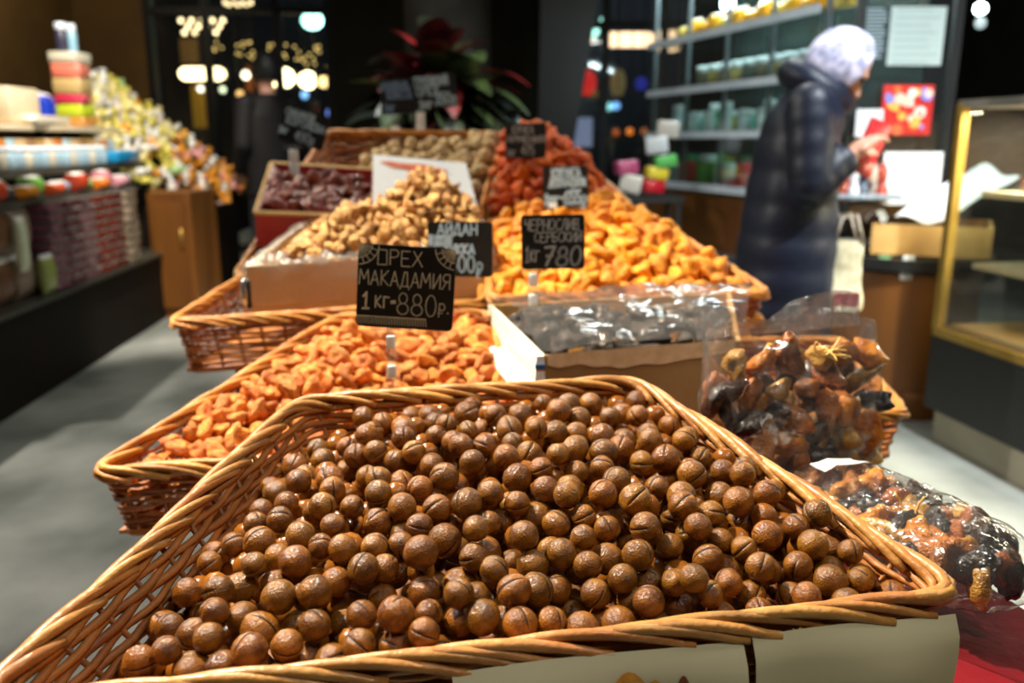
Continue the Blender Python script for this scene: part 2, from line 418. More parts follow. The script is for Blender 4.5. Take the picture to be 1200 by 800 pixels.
A_rim = [P(-30, 836, .55), P(1124, 699, .68), P(742, 449, 1.0), P(350, 473, 1.0)]
BA = basket('front wicker basket heaped with brown macadamia nuts', A_rim, h=.115, inset=.045, wr=.0039)
B_rim = [P(108, 556, 1.1), P(622, 520, 1.17), P(572, 368, 1.6), P(392, 374, 1.55)]
BB = basket('reddish wicker basket of pale orange dried apricots behind the macadamia price sign', B_rim, h=.10, inset=.012, mw=M_weaver, mr=M_rimr, row=.0095, wr=.0034)
C_rim = [P(652, 500, 1.24), P(1062, 486, 1.36), P(985, 400, 1.75), P(600, 405, 1.66)]
BC = basket('reddish wicker basket mostly hidden behind the tall bag of mixed fruit', C_rim, h=.075, inset=.01, mw=M_weaver, mr=M_rimr, row=.0095, wr=.0034)
D_rim = [P(200, 380, 1.55), P(566, 356, 1.68), P(560, 300, 2.0), P(285, 325, 1.9)]
BD = basket('wicker basket under the open bag of shelled walnuts', D_rim, h=.095, inset=.012, mw=M_weaver, mr=M_rimr, row=.0095, wr=.0036)
E_rim = [P(575, 352, 1.66), P(903, 346, 1.72), P(748, 246, 2.15), P(570, 262, 2.12)]
BE = basket('wicker basket heaped with bright orange dried apricots', E_rim, h=.10, inset=.02, mw=M_weaver, mr=M_rimr, row=.0105, wr=.0038)
F_rim = [P(572, 262, 2.19), P(742, 243, 2.2), P(640, 155, 2.62), P(594, 158, 2.6)]
BF = basket('wicker basket heaped with dark red dried fruit', F_rim, h=.10, inset=.02, row=.0105, wr=.0038, mr=mat('wicker_rim_pale', '#a9713a', '#c99558', .5, 14, .2, 90, rand=.15))
G_rim = [P(276, 326, 1.96), P(548, 300, 2.06), P(590, 158, 2.6), P(384, 156, 2.58)]
BG = basket('large wicker basket at the back holding walnuts in shell and the box of dates', G_rim, h=.13, inset=.02, mw=M_weaver, mr=M_rimr, row=.0115, wr=.0042, rimr=.005)

# stand under the baskets, dressed in red
st = empty('display_stand', (0.1, 1.4, 0), 'stepped display stand dressed in red cloth under the baskets', 'display stand')
for B, ins in ((BA, .11), (BB, .20), (BC, .10), (BD, .16), (BE, .12), (BF, .1), (BG, .16)):
    c = sum(B['base'], Vector()) / 4
    q = [p.lerp(c, ins * 1.6) - B['W'] * .006 for p in B['base']]
    MB().hexa([Vector((p.x, p.y, 0)) for p in q], q).build('riser', M_red, st, smooth=False)
tb = [Vector((.16, .62, .722)), Vector((.60, .55, .722)), Vector((.44, 1.2, .722)), Vector((.1, 1.2, .722))]
ck = MB()
def clothf(u, v):
    p = bil(tb, u, v); return p + Vector((0, 0, .004 * nz(p, 14)))
ck.grid(clothf, 24, 40)
def skirt(pts):
    def f(u, v):
        i = min(int(u * (len(pts) - 1)), len(pts) - 2); t = u * (len(pts) - 1) - i; p = pts[i].lerp(pts[i + 1], t)
        o = .018 * math.sin(u * 60) * v
        return Vector((p.x + o * .8 + .01 * v, p.y - .01 * v + o * .3, p.z * (1 - v)))
    ck.grid(f, 90, 6)
skirt([tb[0], tb[1], tb[2]])
ck.build('cloth', M_red, st)

# ------------------------------------------------------------------ heaps
CAMP = np.array([0, 0, CAM_H])
def deposit(q, W, floor, target, margin, r, n, seed, K=26, rvar=.12):
    R = np.random.RandomState(seed); c = sum(q, Vector()) / 4
    U = (q[1] - q[0]); U -= W * U.dot(W); U.normalize(); V = W.cross(U)
    U, V, Wn = map(np.array, (U, V, W)); Q = [np.array(p) for p in q]
    pts = np.zeros((n, 3)); rad = np.zeros(n); k = 0; fails = 0
    while k < n and fails < 60:
        ri = r * R.uniform(1 - rvar, 1 + rvar)
        ab = R.uniform(margin, 1 - margin, (K, 2)); a = ab[:, :1]; b = ab[:, 1:]
        p = (Q[0] * (1 - a) + Q[1] * a) * (1 - b) + (Q[3] * (1 - a) + Q[2] * a) * b
        u = p @ U; v = p @ V; w0 = p @ Wn
        tg = w0 + np.array([target(x, y) for x, y in ab]); fl = np.maximum(tg - floor, w0 - 9) + ri
        w = fl
        if k:
            dx = u[:, None] - pts[None, :k, 0]; dy = v[:, None] - pts[None, :k, 1]; d2 = dx * dx + dy * dy
            s = (ri + rad[None, :k]); h = s * s * .96 - d2
            ww = np.where(h > 0, pts[None, :k, 2] + np.sqrt(np.maximum(h, 0)), -9)
            w = np.maximum(w, ww.max(1))
        sc = w - tg; i = sc.argmin()
        if sc[i] > 0: fails += 1; continue
        pts[k] = (u[i], v[i], w[i]); rad[k] = ri; k += 1
    X = pts[:k, :1] * U + pts[:k, 1:2] * V + pts[:k, 2:] * Wn
    return X, rad[:k]
def exposure(X, rad, seed=1, ns=24):
    R = np.random.RandomState(seed); n = len(X); out = np.zeros(n)
    for i in range(n):
        d = CAMP - X[i]; D = np.linalg.norm(d); d /= D
        s = R.normal(size=(ns, 3)); s /= np.linalg.norm(s, axis=1)[:, None]; s = np.where((s @ d)[:, None] < 0, -s, s)
        p = X[i] + s * rad[i]
        o = X - X[i]; near = np.where((np.linalg.norm(o, axis=1) < .3))[0]; near = near[near != i]
        if len(near) == 0: out[i] = 1; continue
        rel = X[near][None] - p[:, None]; t = rel @ d; dd = (rel ** 2).sum(2) - t * t
        hid = ((t > 0) & (dd < (rad[near][None] * .97) ** 2)).any(1); out[i] = (1 - hid.mean()) * (rad[i] / D) ** 2 * 1e4 if not hid.all() else 0
    return out
def zone(x, lo, hi, words):
    t = (x - lo) / max(1e-6, hi - lo); return words[min(len(words) - 1, int(t * len(words)))]
def heap(name, X, rad, meshes, low, label, cat, group, nmax, seed, squash=None, W=Vector((0, 0, 1)), stuff_label=None, scale=1.0, lie=None, face=False):
    g = random.Random(seed); ex = exposure(X, rad); order = np.argsort(-ex); keep = [i for i in order[:nmax] if ex[i] > 0]
    ks = set(keep); mb = MB(); Y0, Y1 = X[:, 1].min(), X[:, 1].max() + 1e-6
    for i in range(len(X)):
        Rm = rrot(g)
        if lie is not None:
            Rm = W.to_track_quat('Z', 'Y').to_matrix() @ (Euler((g.gauss(0, lie), g.gauss(0, lie), 0)).to_matrix() @ Euler((0, 0, g.uniform(0, 6.28))).to_matrix())
        mi = g.randrange(len(meshes))
        if face and g.random() < .75:
            tc_ = Vector(CAMP - X[i]).normalized() + Vector((0, 0, .3))
            while (Rm @ Vector((1, .05, 0))).dot(tc_) < .55: Rm = rrot(g)
        s = rad[i] * scale * g.uniform(.94, 1.06)
        if i in ks:
            M = Matrix.Translation(Vector(X[i])) @ Rm.to_4x4() @ Matrix.Diagonal((s, s, s, 1))
            row = np.abs(X[:, 1] - X[i, 1]) < .06; x0, x1 = X[row, 0].min(), X[row, 0].max()
            zn = zone(X[i, 1], Y0, Y1, ['front', 'middle', 'rear']) + ' ' + zone(X[i, 0], x0, x1, ['left', 'centre', 'right'])
            place(name, meshes[mi], M, label + ', ' + zn, cat, group + ', ' + zn)
        elif low is not None:
            mb.add([Rm @ (Vector(v) * s) + Vector(X[i]) for v in low.v], low.f)
    if low is not None and mb.v:
        mb.build(name + '_heap', meshes[0].materials[0], label=stuff_label or ('deeper layer of ' + group), cat=cat, kind='stuff')
    return len(keep)

def nut_mesh(k):
    mb = MB(); g = random.Random(k); slit = k not in (1, 5); lat0, lat1 = [(.1, .9), (0, 0), (.2, .95), (.05, .75), (.12, .88), (0, 0), (.08, .97), (.25, .8)][k]
    wd = .055; phs = [0, wd, wd * 2] + [wd * 2 + (2 * math.pi - wd * 2) * i / 22 for i in range(1, 22)]
    nv = 18; vs = [Vector((0, 0, -1))]; fs = []; ms = []; nu = len(phs)
    for i in range(1, nv):
        th = math.pi * i / nv
        for j, ph in enumerate(phs):
            v = Vector((math.sin(th) * math.cos(ph), math.sin(th) * math.sin(ph), -math.cos(th)))
            if slit and j == 1 and lat0 < i / nv < lat1: v *= .93
            vs.append(v)
    vs.append(Vector((0, 0, 1))); e = len(vs) - 1
    for j in range(nu):
        fs += [(0, 1 + (j + 1) % nu, 1 + j), (e, e - nu + j, e - nu + (j + 1) % nu)]; ms += [0, 0]
        for i in range(nv - 2):
            a = 1 + i * nu; fs.append((a + j, a + (j + 1) % nu, a + nu + (j + 1) % nu, a + nu + j))
            ms.append(1 if slit and j in (0, 1) and lat0 <= (i + 1) / nv and (i + 2) / nv <= lat1 else 0)
    o = g.uniform(0, 90); out = []
    for v in vs:
        n = v.normalized(); f = 1 + .035 * nz(n, 1.3, o) + .012 * nz(n, 5, o)
        tip = max(0, n.z - .93) / .07; q = v * (f + .06 * tip * tip)
        out.append(Vector((q.x * (1 + .03 * g.random() * 0), q.y, q.z * (1.0 + .05 * ((k % 3) - 1)))))
    # tilt the slit away from the tip so that it can run any way over the shell
    mb.v = [tuple(v) for v in out]; mb.f = fs; mb.m = ms
    return mb.mesh('macadamia_nut', [M_shell, M_slit])
def low_ell(r): m = MB(); m.ell((0, 0, 0), r, None, 9, 6); return m
nuts = [nut_mesh(k) for k in range(8)]
def tgtA(a, b):
    return .008 + .022 * math.sin(math.pi * a) * math.sin(math.pi * min(1, b * 1.1)) - .075 * math.exp(-a / .09) - .004 * math.exp(-(1 - a) / .09) - .022 * math.exp(-(1 - b) / .10) - .022 * math.exp(-b / .04) + .011 * noise.noise(Vector((a * 22, b * 16, 1)))
X, r = deposit(A_rim, BA['W'], .06, tgtA, .035, .0125, 1150, 3)
heap('macadamia_nut', X, r, nuts, low_ell((1, 1, 1)), 'round brown macadamia nut in the front wicker basket', 'nut', 'macadamia nuts in the front basket', 300, 11, face=True, stuff_label='deeper brown macadamia nuts between the top ones in the front basket')
print('nuts', len(X))

def lump_mesh(name, material, k, dims, kind):
    g = random.Random(100 + k); o = g.uniform(0, 90); a = g.uniform(0, 6.28)
    def fn(v):
        f = 1 + .28 * nz(v, 1.2, o) + .2 * nz(v, 3., o)
        q = v * f
        rr = math.hypot(v.x, v.y)
        if kind == 'apricot':    # a collapsed, folded half: dented face, curled edge
            q.z += .35 * q.x * q.x * math.cos(a) + .3 * q.y * q.y * math.sin(a) - (.55 * math.exp(-(rr / .45) ** 2) * (1 if v.z > 0 else -.2))
            q.x *= 1 + .2 * math.sin(3 * math.atan2(v.y, v.x) + a)
        elif kind == 'walnut':   # ridged kernel half with a groove
            q *= 1 + .26 * math.sin(8 * v.x + 5 * nz(v, 2, o)) * math.cos(8 * v.y + 4 * nz(v, 2, o + 5)) + .18 * nz(v, 6, o) - .3 * math.exp(-(v.y / .16) ** 2)
            q.z *= (1 if v.z > 0 else .45)
        elif kind == 'wrinkle': q *= 1 + .1 * abs(nz(v, 4, o)) - .08
        return q
    m = MB(); m.ell((0, 0, 0), dims, None, *((26, 18) if kind == 'walnut' else (18, 12)), fn); return m.mesh(name, [material])
apr = [lump_mesh('dried_apricot', M_apri, k, (1.05, .85, .55), 'apricot') for k in range(7)]
ora = [lump_mesh('orange_apricot', M_oran, k + 10, (1.1, .95, .62), 'apricot') for k in range(6)]
redm = [lump_mesh('red_fruit', M_redf, k + 20, (1.1, .85, .62), 'wrinkle' if k % 2 else 'apricot') for k in range(6)]
wal = [lump_mesh('walnut_half', M_waln, k + 30, (1.05, .85, .62), 'walnut') for k in range(6)]
wsh = [lump_mesh('walnut', M_wsh, k + 40, (.95, .95, 1.12), 'wrinkle') for k in range(3)]
dat = [lump_mesh('date', M_date, k + 50, (.62, .62, 1.15), 'wrinkle') for k in range(4)]
prn = [lump_mesh('prune', M_prune, k + 60, (1.1, .8, .6), 'apricot') for k in range(4)]

X, r = deposit(B_rim, BB['W'], .05, lambda a, b: .012 + .03 * math.sin(math.pi * a) * math.sin(math.pi * b) - .035 * math.exp(-a / .06) - .02 * math.exp(-b / .08) - .01 * math.exp(-(1 - b) / .1), .03, .0122, 800, 5, rvar=.2)
heap('dried_apricot', X, r, apr, low_ell((1, .8, .5)), 'pale orange dried apricot in the basket behind the macadamia sign', 'dried apricot', 'dried apricots in the left basket', 280, 12, scale=1.28, W=BB['W'], lie=.7)
X, r = deposit(E_rim, BE['W'], .09, lambda a, b: .01 + .055 * math.sin(math.pi * min(1, max(0, a * .9 + .03))) * (.35 + .65 * b) * min(1, .25 + b * 2.2) - .02 * math.exp(-a / .06), .03, .0165, 700, 6, rvar=.15)
heap('orange_apricot', X, r, ora, low_ell((1, .8, .5)), 'bright orange glossy dried apricot heaped behind the prune price sign', 'dried apricot', 'bright orange apricots in the right basket', 240, 13, scale=1.25, W=BE['W'], lie=.8)
X, r = deposit(F_rim, BF['W'], .08, lambda a, b: .03 + .075 * math.sin(math.pi * min(1, a * .85 + .08)) * math.sin(math.pi * min(1, max(.12, b * .9 + .1))) - .05 * math.exp(-(1 - a) / .1), .03, .0155, 600, 7, rvar=.15)
heap('red_fruit', X, r, redm, low_ell((1, .8, .5)), 'dark red-orange dried fruit in the heap below the rearmost right sign', 'dried fruit', 'dark red dried fruit in the back right basket', 240, 14, scale=1.3, W=BF['W'], lie=.8)
G_in = [bil(G_rim, .25, .45), bil(G_rim, .97, .45), bil(G_rim, .97, .97), bil(G_rim, .25, .97)]
X, r = deposit(G_in, BG['W'], .05, lambda a, b: -.012 + .045 * a - .01 * b, .03, .0195, 300, 8, rvar=.1)
heap('walnut', X, r, wsh, low_ell((1, 1, 1)), 'whole tan walnut in shell in the back basket under the plant', 'walnut', 'walnuts in shell in the back basket', 120, 15, scale=1.0)

# ------------------------------------------------------------------ boxes on the stall
def openbox(name, label, cat, top, h, mats, th=.005, inner=None, rimmat=None, fill=True):
    W = (top[1] - top[3]).cross(top[2] - top[0]).normalized()
    if W.z < 0: W = -W
    c = sum(top, Vector()) / 4; e = empty(name, c - W * h, label, cat)
    bot = [p - W * h for p in top]
    ti = []
    for i in range(4):
        a = (top[i - 1] - top[i]).normalized(); b = (top[(i + 1) % 4] - top[i]).normalized(); ti.append(top[i] + (a + b) * th)
    bi = [p - W * h for p in ti]
    names = ['front_panel', 'side_panel', 'back_panel', 'side_panel']
    for i in range(4):
        j = (i + 1) % 4
        MB().hexa([bot[i], bot[j], bi[j], bi[i]], [top[i], top[j], ti[j], ti[i]]).build(names[i], mats[i], e, smooth=False)
    MB().hexa([p + W * .001 for p in bi], [p + W * .004 for p in bi]).build('bottom_panel', mats[2], e, smooth=False)
    if rimmat:
        for i in range(4):
            j = (i + 1) % 4; MB().tube([top[i], top[j]], .006, 4).build('rim_strip', rimmat, e, smooth=False)
    return dict(top=top, W=W, e=e, h=h)
def sheet(name, q, fn, mt, parent=None, nu=40, nv=30, **k):
    m = MB(); m.grid(lambda u, v: fn(u, v, bil(q, u, v)), nu, nv); return m.build(name, mt, parent, **k)

# shelled walnuts in a lined box
Wt = [P(288, 312, 1.66), P(574, 292, 1.76), P(566, 258, 2.06), P(352, 262, 1.98)]
XW = openbox('walnut_box', 'beige cardboard box lined with clear film holding shelled walnuts', 'box', Wt, .10, [M_card] * 4)
Wq = [bil(Wt, .1, .03), bil(Wt, .97, .03), bil(Wt, .97, .97), bil(Wt, .1, .97)]
X, r = deposit(Wq, XW['W'], .07, lambda a, b: .012 + .125 * math.exp(-((a - .70) / .27) ** 2 - ((b - .62) / .42) ** 2) + .05 * math.exp(-((a - .3) / .2) ** 2 - ((b - .4) / .35) ** 2), .02, .0118, 900, 9, rvar=.2)
heap('walnut_half', X, r, wal, low_ell((1, .85, .6)), 'golden shelled walnut half heaped in the film-lined box', 'walnut', 'shelled walnut halves in the lined box', 290, 16, scale=1.22)
fl = MB(); W = XW['W']
def linerf(u, v):            # film folded over the box edge and hanging down outside
    t = u * 4; i = int(t) % 4; p = Wt[i].lerp(Wt[(i + 1) % 4], t - int(t)); c = sum(Wt, Vector()) / 4
    o = (p - c); o -= W * o.dot(W); o.normalize()
    s = v - .35
    if s < 0: q = p + o * (s * .10) + W * (.006 + .03 * -s)
    else: q = p + o * (.006 + .012 * min(1, s * 3)) - W * (s * .13) + W * .006
    return q + o * (.006 * nz(q, 22)) + W * (.006 * nz(q, 30, 3))
fl.grid(linerf, 120, 16, wrap=True)
fl.build('bag_liner', M_filmh, label='crinkled clear film folded over the edge of the walnut box', cat='plastic film')

# prunes in a cardboard box under film
Pt = [P(634, 417, 1.2), P(868, 399, 1.27), P(856, 342, 1.62), P(572, 357, 1.55)]
XP = openbox('prune_box', 'open cardboard box of black prunes covered with crumpled clear film', 'box', Pt, .105, [mat('brown_cardboard', '#8a6a3a', '#a07f4c', .8, 6, .1, 80), M_card, M_card, M_cardw], th=.007)
# torn front edge of the box with a pale corrugated lip
lp = MB()
def lipf(u, v):
    p = Pt[0].lerp(Pt[1], .03 + u * .94) + XP['W'] * (.003 - .016 * v - .006 * v * nz((u * 9, 0, 0), 1) - .012 * v * math.sin(u * 3.1)); return p + Vector((0, -.003, 0))
lp.grid(lipf, 60, 3); lp.build('torn_lip', mat('torn_lip', '#c9a878', '#dcc096', .8, 60), XP['e'])
Pq = [bil(Pt, .04, .04), bil(Pt, .97, .04), bil(Pt, .97, .9), bil(Pt, .04, .9)]
X, r = deposit(Pq, XP['W'], .04, lambda a, b: -.012 + .022 * math.sin(math.pi * b), .04, .017, 200, 10, rvar=.15)
heap('prune', X, r, prn, None, 'black wrinkled prune under the film in the cardboard box', 'prune', 'prunes in the cardboard box', 110, 17, scale=1.2, W=XP['W'], lie=.5)
def filmf(u, v, p):
    k = .006 * nz(p, 16) + .007 * abs(nz(Vector((p.x * 5 + p.y * 20, p.y * 8 - p.x * 14, 0)), 1)) 
    e = min(u, 1 - u, v, 1 - v) * 8
    return p + XP['W'] * (.012 + .03 * math.sin(math.pi * min(1, v * 1.05)) + k * 1.6 - .006 * max(0, 1 - e))
Fq = [bil(Pt, .0, .03), bil(Pt, 1.02, .03), bil(Pt, 1.1, 1.05), bil(Pt, .02, 1.04)]
sheet('film_cover', Fq, filmf, film('cover_film', '#f2e8de', .14, .05, 9, .35, .12), None, 60, 50, label='crumpled clear film spread over the box of prunes', cat='plastic film')
# white foam board with a green edge beside the prune box
q = [P(606, 452, 1.16), P(628, 446, 1.17), P(578, 394, 1.55), P(562, 396, 1.55)]
e = empty('foam_board', q[0], 'white foam board with green edging between apricots and prune box', 'board')
MB().hexa([p - Vector((0, 0, .015)) for p in q], q).build('panel', M_white, e, smooth=False)
MB().tube([q[1] + Vector((0, 0, .002)), q[2] + Vector((0, 0, .002))], .002, 5).build('edging', plain('#8fc9a2'), e)

# dates
Dt = [P(299, 249, 1.98), P(438, 254, 2.03), P(440, 199, 2.34), P(318, 191, 2.30)]
XD = openbox('date_box', 'red box with pale wooden rim full of dark dates', 'box', Dt, .085, [plain('#a01722', .5)] * 4, th=.008, rimmat=M_woodl)
Dq = [bil(Dt, .08, .1), bil(Dt, .9, .1), bil(Dt, .9, .75), bil(Dt, .08, .75)]
MB().hexa([p - XD['W'] * .08 for p in Dq], [p - XD['W'] * .03 for p in Dq]).build('tray_liner', plain('#1c1210'), XD['e'], smooth=False)
X, r = deposit(Dq, XD['W'], .035, lambda a, b: .004 + .012 * math.sin(math.pi * a), .02, .0165, 90, 12, rvar=.15)
heap('date', X, r, dat, None, 'dark red-brown glossy date in the red wooden-rimmed box', 'date', 'dates in the red box', 60, 18, scale=1.6)

# white picture card
Kc = [P(437, 240, 2.08), P(563, 256, 2.08), P(546, 191, 2.26), P(437, 181, 2.24)]
nK = (Kc[1] - Kc[0]).cross(Kc[3] - Kc[0]).normalized()
if nK.y > 0: nK = -nK
e = empty('picture_card', Kc[0], 'white card printed with an orange fruit picture behind the shelled walnuts', 'card')
MB().hexa([p - nK * .006 for p in Kc], Kc).build('card', M_white, e, smooth=False)
pr = MB(); pc = bil(Kc, .43, .80); ux = (Kc[1] - Kc[0]).normalized(); uy = (Kc[3] - Kc[0]).normalized()
pts = [pc + ux * (.085 * math.cos(t) * (1 + .12 * math.sin(3 * t))) + uy * (.018 * math.sin(t) * (1 + .2 * math.cos(5 * t))) + nK * .002 for t in [i * 2 * math.pi / 40 for i in range(40)]]
pr.add(pts, [tuple(range(40))]); pr.build('print', mat('print_orange', '#c8452a', '#e08050', .6, 40), e, smooth=False)

# ------------------------------------------------------------------ hand-lettered price signs
def arc(cx, cy, rx, ry, a0=0, a1=360, n=14): return [(cx + rx * math.cos(math.radians(a0 + (a1 - a0) * i / n)), cy + ry * math.sin(math.radians(a0 + (a1 - a0) * i / n))) for i in range(n + 1)]
GL = {
 'О': [arc(.3, .5, .28, .5)], '□': [[(.02, 0), (.05, 1), (.55, .98), (.58, .02), (.02, 0)]],
 'Р': [[(.05, 0), (.05, 1), (.4, 1), (.55, .85), (.5, .6), (.3, .5), (.05, .5)]],
 'Е': [[(.55, 1), (.05, 1), (.05, 0), (.58, 0)], [(.05, .52), (.45, .52)]], 'Х': [[(0, 0), (.55, 1)], [(.05, 1), (.6, 0)]],
 'М': [[(0, 0), (.08, 1), (.35, .35), (.62, 1), (.7, 0)]], 'А': [[(0, 0), (.28, 1), (.56, 0)], [(.1, .35), (.46, .35)]],
 'К': [[(.05, 0), (.05, 1)], [(.55, 1), (.08, .48), (.58, 0)]],
 'Д': [[(0, -.15), (.02, .05), (.62, .05), (.64, -.15)], [(.1, .05), (.28, 1), (.48, 1), (.52, .05)]],
 'И': [[(.05, 1), (.05, 0), (.55, 1), (.55, 0)]], 'Й': [[(.05, 1), (.05, 0), (.55, 1), (.55, 0)], arc(.3, 1.18, .14, .08, 180, 360, 5)],
 'Я': [[(.55, 0), (.55, 1), (.2, 1), (.05, .8), (.12, .55), (.55, .5)], [(.3, .5), (.02, 0)]],
 '1': [[(.05, .72), (.25, 1), (.22, 0)], [(.02, 0), (.42, .02)]],
 'к': [[(.05, 0), (.05, .7)], [(.42, .7), (.08, .33), (.45, 0)]], 'г': [[(.05, 0), (.05, .68), (.42, .66)]],
 '=': [[(0, .42), (.3, .45)], [(0, .3), (.3, .33)], [(0, .36), (.3, .39)]], '-': [[(.02, .42), (.28, .42)]],
 '8': [arc(.28, .74, .2, .25), arc(.28, .25, .27, .26)], '0': [arc(.27, .5, .25, .5)],
 'р': [[(.08, -.3), (.1, .62)], arc(.25, .38, .17, .24), [(0, -.05), (.3, -.02)]], '.': [arc(.06, .03, .03, .03, 0, 360, 6)],
 'Ч': [[(.05, 1), (.08, .55), (.5, .5)], [(.52, 1), (.48, 0)]], 'Н': [[(.05, 0), (.05, 1)], [(.55, 0), (.55, 1)], [(.05, .5), (.55, .5)]],
 'С': [arc(.32, .5, .28, .5, 50, 310)], 'Л': [[(0, 0), (.15, .3), (.25, 1), (.5, 1), (.55, 0)]],
 'В': [[(.05, 0), (.05, 1), (.4, .95), (.4, .6), (.05, .52), (.5, .4), (.48, .05), (.05, 0)]],
 'Б': [[(.5, 1), (.05, 1), (.05, 0), (.42, 0), (.5, .3), (.4, .52), (.05, .52)]],
 '7': [[(0, .95), (.5, 1), (.15, 0)], [(.12, .5), (.42, .52)]], '4': [[(.35, 0), (.38, 1), (0, .35), (.5, .35)]],
 '5': [[(.45, 1), (.1, 1), (.08, .55), (.4, .55), (.45, .2), (.25, 0), (.03, .08)]], '6': [arc(.25, .28, .22, .28), [(.04, .35), (.15, .75), (.42, 1)]],
 '3': [[(.03, .9), (.3, 1), (.42, .78), (.2, .55), (.45, .3), (.25, 0), (.02, .08)]],
 '9': [arc(.25, .7, .22, .28), [(.46, .65), (.4, .3), (.15, 0)]],
 'У': [[(0, 1), (.28, .45)], [(.55, 1), (.15, 0)]], 'Г': [[(.05, 0), (.05, 1), (.5, 1)]], 'Т': [[(.28, 0), (.28, 1)], [(0, 1), (.56, 1)]],
 'Ц': [[(.05, 1), (.05, 0), (.58, 0), (.6, -.15)], [(.5, 1), (.5, 0)]], 'Ш': [[(.02, 1), (.02, 0), (.6, 0), (.6, 1)], [(.31, 0), (.31, 1)]], 'П': [[(.05, 0), (.05, 1), (.55, 1), (.55, 0)]],
 'Ь': [[(.05, 1), (.05, 0), (.4, 0), (.45, .3), (.05, .45)]], 'Ж': [[(.3, 0), (.3, 1)], [(0, 1), (.6, 0)], [(.6, 1), (0, 0)]], ' ': [] }
def textw(t): return sum((max([p[0] for s in GL[c] for p in s]) if GL[c] else .3) + .14 for c in t) - .14
def stroke(mb, pts, wd, M, z=.0012):
    q = [Vector((p[0], p[1], 0)) for p in pts]
    for a, b in zip(q, q[1:]):
        t = (b - a)
        if t.length < 1e-7: continue
        t.normalize(); n = Vector((-t.y, t.x, 0)) * wd; a2 = a - t * wd * .6; b2 = b + t * wd * .6
        vs = [M @ (v + Vector((0, 0, z))) for v in (a2 - n, b2 - n, b2 + n, a2 + n)]; mb.add(vs, [(0, 1, 2, 3)])
